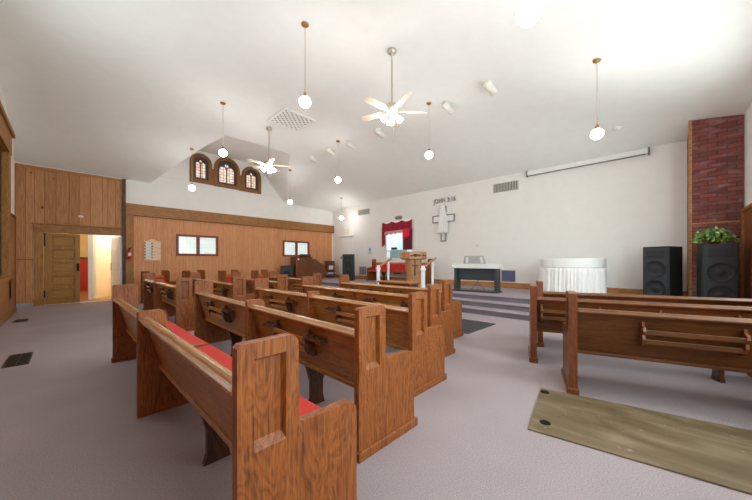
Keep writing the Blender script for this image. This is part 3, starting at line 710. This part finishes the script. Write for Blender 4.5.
# ------------------------------------------------------------------ loudspeakers
def speaker(name, lab, loc, rz, w, d, h, cones, horn=True, mat='black'):
    """front faces local -x"""
    t = thing(name, lab, 'loudspeaker', loc, rz, None)
    obj('cabinet', B((0, d, -w/2, w/2, 0, h)), mat, t, bevel=.012)
    g = obj('grille', B((-.012, .0, -w/2+.025, w/2-.025, .03, h-.03)), 'slate', t, bevel=.004)
    Rm = Matrix.Rotation(-PI/2, 4, 'Y')
    for zc, r in cones:
        bm = bmesh.new(); mt = Matrix.Translation((-.012, 0, zc)) @ Rm
        lathe(bm, [(r, 0), (r, .012), (r*.93, .014), (r*.9, .004), (r*.4, .002), (r*.34, .006), (r*.22, .02), (.004, .025)], (0, 0, 0), 24, mt); obj('woofer', bm, 'cone', t, smooth=True)
    if horn: obj('horn', B((-.022, -.01, -w*.33, w*.33, h-.24, h-.08)), 'cone', t, bevel=.01)
    return t
speaker('loudspeaker', 'tall black two-woofer loudspeaker standing left of the brick chimney', (8.83, .02, PLAT), math.radians(-25), .47, .5, 1.18, ((.70, .185), (.27, .185)))
speaker('loudspeaker', 'tall black two-woofer loudspeaker before the brick chimney, ivy on top', (8.22, -.835, PLAT), math.radians(6), .45, .42, 1.18, ((.66, .18), (.24, .18)))
speaker('loudspeaker', 'slim dark loudspeaker on the platform by the white side door', (8.62, 10.02, PLAT), math.radians(38), .50, .36, 1.18, ((.68, .17), (.28, .17)))
speaker('floor_monitor', 'small dark slate monitor speaker left of the organ', (6.58, 11.74, PLAT), math.radians(55), .54, .3, .67, ((.28, .17),), False, 'slate')
# ivy
t = thing('potted_ivy', 'bushy green and cream ivy plant on top of the right-hand loudspeaker', 'plant', (8.40, -.78, PLAT+1.18))
bm = bmesh.new(); lathe(bm, [(.07, 0), (.10, .12), (.105, .125), (.09, .125), (.085, .1)], (0, 0, 0), 16); obj('pot', bm, 'pot', t, smooth=True)
for mt, n in (('leaf_a', 330), ('leaf_b', 260)):
    bm = bmesh.new()
    for k in range(n):
        th = random.uniform(0, 2*PI); ph = math.acos(random.uniform(-.15, 1)); r = random.uniform(.55, 1.)
        c = Vector((.24*r*math.sin(ph)*math.cos(th), .29*r*math.sin(ph)*math.sin(th), .10+.22*r*math.cos(ph)-.03*random.random()))
        if c.z < .03: c.z = .03+random.random()*.03
        s = random.uniform(.022, .042)
        R = Matrix.Rotation(random.uniform(0, 6.3), 3, 'Z') @ Matrix.Rotation(random.uniform(.2, 1.3), 3, 'X')
        q = [(0, -1, 0), (.75, -.45, .1), (.45, .2, .05), (0, 1.2, -.15), (-.45, .2, .05), (-.75, -.45, .1)]
        vs = [bm.verts.new(c + R @ (Vector(p)*s)) for p in q]; bm.faces.new(vs)
    obj('foliage', bm, mt, t)
bm = bmesh.new()
for k in range(14):
    a = k*.45; tube(bm, [(0, 0, .1), (.1*math.cos(a), .12*math.sin(a), .22), (.2*math.cos(a), .25*math.sin(a), .14)], .004, 5)
obj('stems', bm, 'leaf_a', t)

# ------------------------------------------------------------------ organ corner
t = thing('organ', 'dark walnut organ console with its plain back to the pews', 'organ', (6.98, 11.62, PLAT))
obj('case_back', B((0, .84, 0, .5, 0, 1.04)), 'organ', t, bevel=.01)
bm = bmesh.new()
prism(bm, [(.84, 0), (1.52, 0), (1.52, .70), (1.40, .73), (1.28, .80), (1.16, .90), (1.04, .96), (.84, .98)], lambda u, v, w: (u, w, v), .02, .48); obj('case_side', bm, 'organ_side', t, bevel=.008)
obj('lid', B((-.02, .86, -.02, .52, 1.04, 1.065)), 'organ', t, bevel=.006)
bm = bmesh.new()
for k in range(6): box(bm, .30+.05*k, .335+.05*k, -.008, 0, .90, .93)
obj('maker_plate', bm, 'brass', t)
obj('white_tag', B((.07, .14, -.008, 0, .93, .985)), 'sign_card', t)
tag(obj('wooden_box', B((7.36, 7.82, 11.75, 12.0, PLAT+1.067, PLAT+1.19)), 'walnut', bevel=.02), 'low rounded wooden box lying on top of the organ', 'box')
t = thing('bookshelf', 'small open oak bookshelf in the corner behind the organ', 'bookshelf', (8.92, 12.16, PLAT), math.radians(-40))
obj('case', B((0, .5, .30, .32, 0, .86), (0, .02, 0, .30, 0, .86), (.48, .5, 0, .30, 0, .86), (.02, .48, 0, .3, 0, .03), (-.01, .51, -.01, .32, .86, .88)), 'oak_up', t)
for z in (.15, .42): obj('shelf', B((.02, .48, .0, .30, z, z+.02)), 'oak_long', t)
a = math.radians(-40); ca, sa = math.cos(a), math.sin(a)
def onshelf(x, y, z): return (8.92+x*ca-y*sa, 12.16+x*sa+y*ca, PLAT+z)
for x, w, h, z, m, lab in ((.05, .05, .22, .44, 'book_dark', 'dark brown book on the middle shelf of the corner bookshelf'), (.13, .04, .19, .44, 'ext_red', 'thin red book on the middle shelf of the corner bookshelf'),
        (.21, .22, .2, .44, 'sign_card', 'wide white binder on the middle shelf of the corner bookshelf')):
    o = obj('book', B((x, x+w, .02, .24, z, z+h)), m); o.location = onshelf(0, 0, 0); o.rotation_euler = (0, 0, a); tag(o, lab, 'book', 'books on the corner shelf')
for k, (z, m, lab) in enumerate(((.17, 'binder_blue', 'blue binder lying flat on the lower shelf of the corner bookshelf'), (.235, 'sign_card', 'white paper stack above the blue binder on the corner bookshelf'))):
    o = obj('book', B((.18, .46, .01, .26, z, z+.06)), m); o.location = onshelf(0, 0, 0); o.rotation_euler = (0, 0, a); tag(o, lab, 'book', 'books on the corner shelf')
o = obj('book', B((.04, .15, .02, .24, .17, .32)), 'grey_metal'); o.location = onshelf(0, 0, 0); o.rotation_euler = (0, 0, a); tag(o, 'grey file box on the lower shelf of the corner bookshelf', 'book', 'books on the corner shelf')

# ------------------------------------------------------------------ platform wall fittings
# recess of the opening
y0, y1, z0, z1 = OPEN
struct('wall_recess', B((XB+.16, XB+1.0, y0-.08, y0, z0-.08, z1+.08), (XB+.16, XB+1.0, y1, y1+.08, z0-.08, z1+.08), (XB+.92, XB+1.0, y0, y1, z0, z1), (XB+.16, XB+1.0, y0, y1, z1, z1+.08), (XB+.16, XB+1.0, y0, y1, z0-.08, z0)), 'pale_blue')
tag(obj('tank_front', B((XB+.05, XB+.07, y0+.30, y1-.16, z0, z0+.34)), 'water_blue'), 'pale blue glass tank front in the bottom of the curtained wall opening', 'tank')
struct('trim_22', B((XB-.012, XB, y0-.22, y0, z0-.02, z1+.02), (XB-.012, XB, y1, y1+.06, z0-.02, z1+.02), (XB-.012, XB, y0-.22, y1+.08, z1, z1+.06)), 'white')
tag(obj('switch_box', B((XB+.03, XB+.09, 8.18, 8.48, z0+.37, z0+.47)), 'black', bevel=.006), 'small black box on the ledge inside the curtained opening', 'box')
struct('trim_23', B((XB+.02, XB+.10, y0, y1, z0+.34, z0+.37)), 'white')
t = thing('curtain', 'burgundy swagged curtain with lace trim over the wall opening', 'curtain', (XB-.05, 0, 0))
def sheet(yl, yr, ztop, zbot, ny=60, nz=10, amp=.018, fq=40, ph=0.):
    bm = bmesh.new(); G = []
    for j in range(nz+1):
        row = []
        for i in range(ny+1):
            u = i/ny; y = yl+(yr-yl)*u; zt, zb = ztop(u), zbot(u); v = j/nz
            row.append(bm.verts.new((-.02-amp*math.sin(fq*u+ph)*(.4+.6*v)-.02*v*(1-v), y, zt+(zb-zt)*v)))
        G.append(row)
    for a, b in zip(G, G[1:]):
        for i in range(ny): bm.faces.new([a[i], a[i+1], b[i+1], b[i]])
    return bm
def cloth(name, bm, m, lab=None):
    o = obj(name, bm, m, t, smooth=True, label=lab); md = o.modifiers.new('thick', 'SOLIDIFY'); md.thickness = .006; return o
sw = lambda u: 2.92+.06*abs(math.cos(3*PI*u))**3+.02*(1-u)*0
cloth('valance', sheet(8.93, 7.26, sw, lambda u: 2.50-.05*abs(math.sin(3*PI*u))+.06*u), 'burgundy')
o_ = cloth('lace_trim', sheet(8.76, 7.74, lambda u: 2.56+.03*u, lambda u: 2.44+.05*u-.05*abs(math.sin(4*PI*u)), amp=.012, fq=70), 'lace'); o_.location.x = -.02
cloth('side_tail', sheet(8.95, 8.76, lambda u: 2.75, lambda u: 1.88+.12*u, 16, 10, .015, 12), 'burgundy')
cloth('side_panel', sheet(7.74, 7.25, lambda u: 2.62, lambda u: 1.74, 24, 10, .014, 26), 'wine')
o_ = cloth('bright_lining', sheet(7.73, 7.36, lambda u: 2.60, lambda u: 2.18+.12*u, 24, 6, .01, 20), 'hot_red', 'bright red inner lining'); o_.location.x = -.04
bm = bmesh.new(); tube(bm, [(-.03, 8.98, 2.95), (-.03, 7.22, 2.98)], .01); o_ = obj('rod', bm, 'white', t); o_.location.x = .02
t = thing('wall_emblem', 'small dark oval scroll ornament above the burgundy curtain', 'ornament', (XB, 8.02, 3.125))
bm = bmesh.new()
for dy in (-.1, 0, .1):
    pts = [(-.015, dy+.075*math.cos(2*PI*k/16), .07*math.sin(2*PI*k/16)) for k in range(17)]; tube(bm, pts, .014, 6)
tube(bm, [(-.015, -.21, 0), (-.015, .21, 0)], .016, 6); obj('scrollwork', bm, 'cross_edge', t, smooth=True)
obj('back_plate', B((-.01, 0, -.17, .17, -.05, .05)), 'grey_metal', t, bevel=.004)

# cross with white drape and lettering
t = thing('wall_cross', 'white wall cross with grey edges hung with a white cloth', 'cross', (XB, 5.82, 2.0))
out = [(-.11, 0), (.11, 0), (.11, .72), (.47, .72), (.47, 1.0), (.11, 1.0), (.11, 1.33), (-.11, 1.33), (-.11, 1.0), (-.47, 1.0), (-.47, .72), (-.11, .72)]
ins = [(-.075, .035), (.075, .035), (.075, .755), (.435, .755), (.435, .965), (.075, .965), (.075, 1.295), (-.075, 1.295), (-.075, .965), (-.435, .965), (-.435, .755), (-.075, .755)]
bm = bmesh.new(); plate(bm, out, [ins], lambda u, v, w: (-w, u, v), 0, .06); obj('edge', bm, 'cross_edge', t)
bm = bmesh.new(); prism(bm, ins, lambda u, v, w: (-w, u, v), 0, .03); obj('face', bm, 'white', t)
bm = bmesh.new(); G = []
for j in range(13):
    v = j/12; hw = .09+.10*min(1, v*1.4)+.04*v; z = 1.34-1.04*v
    G.append([bm.verts.new((-.075-.02*math.sin(i*1.25)*(.3+v)-.01, -hw+2*hw*i/30, z-.03*math.cos((i/30-.5)*2.4)*0)) for i in range(31)])
for a, b in zip(G, G[1:]):
    for i in range(30): bm.faces.new([a[i], a[i+1], b[i+1], b[i]])
o = obj('draped_cloth', bm, 'drape', t, smooth=True); md = o.modifiers.new('thick', 'SOLIDIFY'); md.thickness = .006
cu = bpy.data.curves.new('lettering', 'FONT'); cu.body = 'JOHN 3:16'; cu.size = .24; cu.space_character = 1.12; cu.extrude = .012; cu.align_x = 'CENTER'; cu.offset = .004
to = bpy.data.objects.new('tmp', cu); C.objects.link(to); bpy.context.view_layer.update()
me = bpy.data.meshes.new_from_object(to.evaluated_get(bpy.context.evaluated_depsgraph_get())); bpy.data.objects.remove(to)
me.materials.clear(); me.materials.append(M['text_dark'])
lo = bpy.data.objects.new('wall_lettering', me); C.objects.link(lo)
xs = [v.co.x for v in me.vertices]; k = .95/(max(xs)-min(xs)); lo.scale = (k, 1, 1)
lo.location = (XB-.014, 5.79, 3.48); lo.rotation_euler = (PI/2, 0, -PI/2); tag(lo, 'grey raised letters reading JOHN 3:16 above the wall cross', 'lettering')

def wall_vent(lab, y0, y1, z0, z1, n=16, vertical=True, frame='offwhite', back='vent_grey', sl='offwhite'):
    t = thing('wall_vent', lab, 'vent', (XB, 0, 0)); f = .025
    obj('frame', B((-.02, 0, y0, y0+f, z0, z1), (-.02, 0, y1-f, y1, z0, z1), (-.02, 0, y0+f, y1-f, z0, z0+f), (-.02, 0, y0+f, y1-f, z1-f, z1)), frame, t, bevel=.004)
    obj('backing', B((-.004, 0, y0+f, y1-f, z0+f, z1-f)), back, t)
    for k in range(n):
        if vertical: c = y0+f+(y1-y0-2*f)*(k+.5)/n; bb = (-.016, -.004, c-.006, c+.006, z0+f, z1-f)
        else: c = z0+f+(z1-z0-2*f)*(k+.5)/n; bb = (-.016, -.004, y0+f, y1-f, c-.006, c+.006)
        obj('slat', B(bb), sl, t)
wall_vent('large grey slatted air vent high on the platform wall, right of the cross', 3.14, 3.96, 3.50, 3.83)
wall_vent('smaller grey air vent high on the platform wall above the side door', 9.77, 10.6, 3.48, 3.77)
wall_vent('white low air vent in the wall beside the crimson bench', 9.97, 10.53,   .58, 1.02, 5, True, 'white', 'grey_metal', 'white')
wall_vent('violet louvred panel low on the wall right of the piano', 3.22, 3.70, .57, .98, 12, False, 'offwhite', 'purple', 'purple')
t = thing('thermostat', 'white thermostat with blue top on the platform wall', 'thermostat', (XB, 9.77, 1.60))
obj('body', B((-.03, 0, -.14, .14, 0, .12)), 'offwhite', t, bevel=.01); obj('dial', B((-.03, 0, -.06, .06, .14, .27)), 'plate_blue', t, bevel=.01)
t = thing('wall_outlet', 'small white outlet plate on the platform wall above the piano', 'outlet', (XB, 4.50, 1.74)); obj('plate', B((-.012, 0, -.055, .055, 0, .11)), 'offwhite', t, bevel=.004); obj('socket', B((-.016, 0, -.02, .02, .03, .08)), 'offwhite', t)
# white side door on the platform wall
sd_ = struct('door_3', B((XB-.03, XB, 10.98, 11.90, PLAT, 2.50)), 'white', bevel=.004)
obj('header', B((XB-.09, XB, 10.9, 11.98, 2.50, 2.57)), 'screen_white', sd_, bevel=.006)
obj('handle', B((XB-.07, XB-.03, 11.80, 11.86, 1.38, 1.5)), 'grey_metal', sd_)
tag(obj('door_sign', B((XB-.015, XB, 11.28, 11.72, 2.64, 2.92)), plain('cream card', srgb(226, 216, 196), .7), bevel=.003), 'cream card sign on the wall above the white side door', 'sign')
# projection screen case
t = thing('projection_screen', 'long white rolled projection screen case mounted high on the platform wall', 'projection screen', (XB, 0, 0))
bm = bmesh.new(); prism(bm, [(-.13, 3.87), (-.02, 3.85), (-.02, 3.99), (-.10, 4.0), (-.13, 3.97)], lambda u, v, w: (u, w, v), .16, 2.86); obj('case', bm, 'screen_white', t, bevel=.012)
obj('end_cap', B((-.14, -.01, .12, .16, 3.84, 4.01)), 'grey_metal', t, bevel=.008); obj('end_cap', B((-.14, -.01, 2.86, 2.9, 3.84, 4.01)), 'grey_metal', t, bevel=.008)
obj('bracket', B((-.03, -.002, 1.0, 1.06, 3.80, 4.02)), 'white', t); obj('roller_slot', B((-.11, -.05, .2, 2.82, 3.852, 3.868)), 'grey_metal', t)

# ------------------------------------------------------------------ far wall fittings
t = thing('hymn_board', 'pale wooden hymn board with number cards on the panelled wall', 'board', (1.72, YA-.025, 1.28))
bm = bmesh.new(); prism(bm, [(0, 0), (.47, 0), (.47, .66), (.34, .68), (.30, .73), (.235, .75), (.17, .73), (.13, .68), (0, .66)], lambda u, v, w: (u, -w, v), -.003, .025); obj('board', bm, 'tan_wood', t, bevel=.005)
for k in range(6): obj('card_slat', B((.015, .455, -.036, -.025, .04+.1*k, .055+.1*k)), 'tan_wood', t)
for k in range(6):
    c = obj('card', B((.03, .25, -.033, -.026, .055+.1*k, .13+.1*k)), 'sign_card', t)
    bm = bmesh.new(); box(bm, .01, .055, -.036, -.033, .07+.1*k, .11+.1*k); box(bm, .20, .245, -.036, -.033, .07+.1*k, .11+.1*k); obj('card_mark', bm, 'black', c)
t = thing('fire_extinguisher', 'small red fire extinguisher on the golden oak post by the doorway', 'fire extinguisher', (1.33, YA-.20, 1.32))
bm = bmesh.new(); lathe(bm, [(.045, 0), (.055, .015), (.055, .25), (.04, .285), (.02, .30), (.02, .33)], (0, 0, 0), 18); obj('cylinder', bm, 'ext_red', t, smooth=True)
obj('label_band', B((-.04, .04, -.058, -.04, .1, .2)), 'sign_card', t, bevel=.004)
obj('valve', B((-.03, .03, -.03, .03, .33, .355), (-.015, .05, -.05, .01, .355, .375)), 'iron', t); obj('mount', B((-.03, .03, .05, .07, .05, .3)), 'iron', t)
bm = bmesh.new(); lathe(bm, [(.055, 0), (.055, .02), (.04, .03)], (0, 0, 0), 20, Matrix.Translation((.215, YA-.025, 2.60)) @ Matrix.Rotation(PI/2, 4, 'X') @ Matrix.Diagonal((1.15, .75, 1, 1)))
tag(obj('wall_sensor', bm, 'offwhite', smooth=True), 'small white oval sensor on the plank wall above the double door', 'sensor')

# ------------------------------------------------------------------ ceiling fittings
def pendant(lab, px, py, drop):
    (x, y, z), d = ray_ceiling(px, py); L = drop*d/F
    t = thing('pendant_light', lab, 'pendant light', (x, y, z), 0, 'white globe pendant lights')
    bm = bmesh.new(); lathe(bm, [(.06, .03), (.06, -.012), (.045, -.03), (.012, -.045)], (0, 0, 0), 16); obj('canopy', bm, 'brass', t, smooth=True)
    bm = bmesh.new(); tube(bm, [(0, 0, -.04), (0, 0, -L+.15)], .005, 6); obj('cord', bm, 'nickel', t)
    bm = bmesh.new(); lathe(bm, [(.014, -L+.15), (.028, -L+.12), (.03, -L+.075)], (0, 0, 0), 12); obj('socket', bm, 'brass', t)
    bm = bmesh.new(); ball(bm, (0, 0, -L), .088, .94, 18); obj('globe', bm, 'lampglow', t, smooth=True)
for a in (('globe pendant in front of the ceiling grille, nearest on the left', 305, 24, 78), ('globe pendant hanging before the middle stained glass window', 223, 103, 50),
          ('globe pendant hanging below the left stained glass window', 192, 149, 39), ('globe pendant on the far slope right of the farther fan', 290, 170, 32),
          ('globe pendant hanging between the two ceiling fans', 338, 141, 39), ('globe pendant just right of the nearer ceiling fan', 429, 103, 52),
          ('globe pendant above the white skirted table', 597, 60, 74), ('globe pendant in the far corner above the slim loudspeaker', 341.5, 198, 20)): pendant(*a)
# the pendant at the top edge of the picture hangs from the flat ceiling just out of view
t_ = (529-376)/F; dd = 2.87
x, y = (cy_+sy_*t_)*dd, (sy_-cy_*t_)*dd; gz = EYE+(Y0-13)/F*dd
zc = ceil_z(x, y)
t = thing('pendant_light', 'largest globe pendant, cut by the top edge of the picture', 'pendant light', (x, y, zc), 0, 'white globe pendant lights')
bm = bmesh.new(); lathe(bm, [(.06, .03), (.06, -.012), (.045, -.03), (.012, -.045)], (0, 0, 0), 16); obj('canopy', bm, 'brass', t, smooth=True)
bm = bmesh.new(); tube(bm, [(0, 0, -.04), (0, 0, gz-zc+.15)], .007, 6); obj('cord', bm, 'nickel', t)
bm = bmesh.new(); ball(bm, (0, 0, gz-zc), .115, .92, 14); obj('globe', bm, 'lampglow', t, smooth=True)

def fan(lab, px, py, hub_py, a0):
    (x, y, z), d = ray_ceiling(px, py); L = (hub_py-py)*d/F
    t = thing('ceiling_fan', lab, 'ceiling fan', (x, y, z), 0, 'white five blade ceiling fans')
    bm = bmesh.new(); lathe(bm, [(.075, .02), (.08, -.03), (.055, -.07), (.02, -.09)], (0, 0, 0), 18); obj('canopy', bm, 'nickel', t, smooth=True)
    bm = bmesh.new(); tube(bm, [(0, 0, -.08), (0, 0, -L+.12)], .016, 10); obj('down_rod', bm, 'nickel', t)
    bm = bmesh.new(); lathe(bm, [(.03, -L+.14), (.06, -L+.12), (.125, -L+.09), (.14, -L+.05), (.13, -L), (.09, -L-.03), (.07, -L-.07), (.05, -L-.09)], (0, 0, 0), 24); obj('motor', bm, 'nickel', t, smooth=True)
    for k in range(5):
        a = math.radians(a0+72*k); R = Matrix.Rotation(a, 4, 'Z') @ Matrix.Translation((0, 0, -L-.005)) @ Matrix.Rotation(math.radians(12), 4, 'X')
        bm = bmesh.new(); pts = [(.19, -.055), (.52, -.068)] + arc(.54, 0, .07, -80, 80, 6) + [(.19, .055)]
        prism(bm, pts, lambda u, v, w: R @ Vector((u, v, w)), -.004, .004); b = obj('blade', bm, 'ivory', t, bevel=.002)
        bm = bmesh.new(); prism(bm, [(.10, -.015), (.25, -.035), (.25, .035), (.10, .015)], lambda u, v, w: R @ Vector((u, v, w)), -.012, -.005); obj('blade_iron', bm, 'nickel', b)
    for k in range(4):
        a = math.radians(a0+20+90*k); u = Vector((math.cos(a), math.sin(a), 0)); c = u*.10+Vector((0, 0, -L-.09))
        q = u.to_track_quat('Z', 'Y').to_matrix().to_4x4()
        mt = Matrix.Translation(c) @ Vector((0, 0, -1)).rotation_difference(Vector((0, 0, -1))).to_matrix().to_4x4() @ (u*.75+Vector((0, 0, -1))).to_track_quat('Z', 'Y').to_matrix().to_4x4()
        bm = bmesh.new(); lathe(bm, [(.02, 0), (.034, .025), (.05, .065), (.056, .095), (.034, .10)], (0, 0, 0), 14, mt); obj('lamp_shade', bm, 'fanglow', t, smooth=True)
    bm = bmesh.new(); tube(bm, [(.03, 0, -L-.09), (.03, 0, -L-.55)], .0025, 5); obj('pull_chain', bm, 'brass', t)
fan('nearer and larger ceiling fan with maple blades and lit shades', 392, 50, 111, 32)
fan('farther ceiling fan hanging beside the right stained glass window', 269, 128, 165, 36)

for lab, px, py in (('white cylinder spotlight on the ceiling right of the nearer fan', 447, 103), ('white cylinder spotlight nearest the projection screen', 489, 82), ('white cylinder spotlight leftmost in the row, near the far slope', 312, 156),
                    ('white cylinder spotlight second from the left in the row', 330, 148), ('white cylinder spotlight above the pendant between the fans', 350, 141), ('white cylinder spotlight just behind the nearer fan', 379, 129)):
    (x, y, z), d = ray_ceiling(px, py)
    t = thing('spotlight', lab, 'spotlight', (x, y, z), 0, 'white ceiling spotlights')
    bm = bmesh.new(); lathe(bm, [(.06, .02), (.06, -.02), (.02, -.03)], (0, 0, 0), 14); obj('canopy', bm, 'white', t, smooth=True)
    bm = bmesh.new(); tube(bm, [(0, 0, -.02), (0, 0, -.09)], .012, 8); obj('stem', bm, 'white', t)
    mt = Matrix.Translation((-.12, .02, -.05)) @ Vector((1, -.25, -.5)).to_track_quat('Z', 'Y').to_matrix().to_4x4()
    bm = bmesh.new(); lathe(bm, [(.05, 0), (.07, .02), (.074, .30), (.064, .30), (.06, .26)], (0, 0, 0), 18, mt); obj('housing', bm, 'offwhite', t, smooth=True)
# return air grille
t = thing('ceiling_grille', 'square white perforated air grille in the flat ceiling', 'vent', (3.60, 6.54, ZF))
f = .07; W = .93
obj('frame', B((0, W, 0, f, -.03, 0), (0, W, W-f, W, -.03, 0), (0, f, f, W-f, -.03, 0), (W-f, W, f, W-f, -.03, 0)), 'white', t, bevel=.006)
obj('backing', B((f, W-f, f, W-f, -.006, 0)), 'dark_void', t)
bm = bmesh.new(); n = 11; cell = (W-2*f)/n; hs = []
for i in range(n):
    for j in range(n):
        if (i+j) % 2 == 0: hs.append(rect(f+cell*(i+.14), f+cell*(i+.86), f+cell*(j+.14), f+cell*(j+.86)))
plate(bm, rect(f, W-f, f, W-f), hs, lambda u, v, w: (u, v, -.02+w), 0, .008); obj('lattice', bm, 'white', t)
(x, y, z), d = ray_ceiling(617, 128)
t = thing('smoke_detector', 'small white round smoke detector on the sloped ceiling above the screen case', 'smoke detector', (x, y, z)); t.rotation_euler = (0, math.radians(22.7), 0)
bm = bmesh.new(); lathe(bm, [(.085, .01), (.085, -.02), (.06, -.05), (.02, -.055)], (0, 0, 0), 20); obj('body', bm, 'white', t, smooth=True)

# ------------------------------------------------------------------ things on the floor
t = thing('floor_panel', 'scuffed tan board lying flat on the carpet behind the right block', 'board', (0, 0, 0))
q = [(3.19, .82), (2.345, .69), (2.58, -.75), (3.52, -.85)]
bm = bmesh.new(); prism(bm, q, lambda u, v, w: (u, v, w), 0, .012); obj('sheet', bm, 'board', t, bevel=.002)
for x, y in ((3.11, .765), (2.52, .62)):
    bm = bmesh.new(); lathe(bm, [(.038, .012), (.036, .016), (.012, .0165)], (x, y, 0), 16); obj('bolt_cap', bm, 'iron', t)
bm = bmesh.new(); prism(bm, [(4.72, 2.34), (5.86, 2.31), (5.86, 3.5), (4.72, 3.5)], lambda u, v, w: (u, v, w), 0, .01)
tag(obj('floor_mat', bm, 'mat_dark', bevel=.003), 'dark charcoal floor mat before the platform steps', 'mat')
def floor_vent(lab, x, y, w, l):
    t = thing('floor_vent', lab, 'vent', (x, y, 0), 0, 'bronze floor registers')
    obj('frame', B((0, w, 0, .02, 0, .008), (0, w, l-.02, l, 0, .008), (0, .02, .02, l-.02, 0, .008), (w-.02, w, .02, l-.02, 0, .008)), 'vent_bronze', t)
    obj('backing', B((.02, w-.02, .02, l-.02, 0, .002)), 'dark_void', t)
    for k in range(9): obj('louvre', B((.02, w-.02, .02+(l-.04)*(k+.3)/9, .02+(l-.04)*(k+.6)/9, .002, .007)), 'vent_bronze', t)
    obj('cross_bar', B((w/2-.006, w/2+.006, .02, l-.02, .002, .008)), 'vent_bronze', t)
floor_vent('nearer bronze floor register in the carpet by the left wall', -.56, 5.52, .21, .66)
floor_vent('farther bronze floor register in the carpet by the left wall', -.82, 9.45, .2, .42)

# ------------------------------------------------------------------ light
wd = bpy.data.worlds.new('sky'); scene.world = wd; wd.use_nodes = True; nt = wd.node_tree
bg = nt.nodes['Background']; sk = nt.nodes.new('ShaderNodeTexSky'); sk.sky_type = 'HOSEK_WILKIE'; sk.sun_direction = (-.5, .3, .8); sk.turbidity = 4
nt.links.new(sk.outputs[0], bg.inputs['Color']); bg.inputs['Strength'].default_value = 3
DAY = 185
for i, (a, b, c, d) in enumerate(WD[1:]):  # added area light filling the room through the unseen left window
    l = bpy.data.lights.new('window_daylight', 'AREA'); l.shape = 'RECTANGLE'; l.size = b-a; l.size_y = d-c; l.energy = DAY*.85; l.color = (.9, .96, 1)
    o = bpy.data.objects.new('window_daylight', l); C.objects.link(o); o.location = (XD1-.2, (a+b)/2, (c+d)/2); o.rotation_euler = (PI/2, 0, -PI/2)
for i, (a, b, c, d) in enumerate(WE):  # added area lights behind the unseen right wall windows
    l = bpy.data.lights.new('window_daylight', 'AREA'); l.shape = 'RECTANGLE'; l.size = b-a; l.size_y = d-c; l.energy = DAY*.62; l.color = (.93, .975, 1)
    o = bpy.data.objects.new('window_daylight', l); C.objects.link(o); o.location = ((a+b)/2, YE-.15, (c+d)/2); o.rotation_euler = (PI/2, 0, 0)
l = bpy.data.lights.new('hall_lamp', 'POINT'); l.energy = 45; l.color = (1, .98, .94); l.shadow_soft_size = .15  # added fill points that brighten the hall, no fixture there
o = bpy.data.objects.new('hall_lamp', l); C.objects.link(o); o.location = (-.2, 15.2, 2.4)
o = bpy.data.objects.new('hall_lamp', l); C.objects.link(o); o.location = (1.7, 13.9, 2.4)
l = bpy.data.lights.new('hall_lamp', 'POINT'); l.energy = 4; l.shadow_soft_size = .1  # added weak fill for the open white leaf
o = bpy.data.objects.new('hall_lamp', l); C.objects.link(o); o.location = (.72, 13.3, 2.5)
l = bpy.data.lights.new('tank_lamp', 'POINT'); l.energy = 14; l.shadow_soft_size = .1  # added fill point that brightens the recess
o = bpy.data.objects.new('tank_lamp', l); C.objects.link(o); o.location = (XB+.5, 8.0, 2.85)

scene.view_settings.view_transform = 'Standard'; scene.view_settings.look = 'None'; scene.view_settings.gamma = 1
scene.view_settings.use_curve_mapping = False
scene.view_settings.exposure = 0.33
cy = scene.cycles
cy.use_denoising = True; cy.max_bounces = 12; cy.diffuse_bounces = 8; cy.glossy_bounces = 4; cy.transparent_max_bounces = 8
cy.sample_clamp_indirect = 8; cy.caustics_reflective = False; cy.caustics_refractive = False
try: cy.use_light_tree = True
except Exception: pass
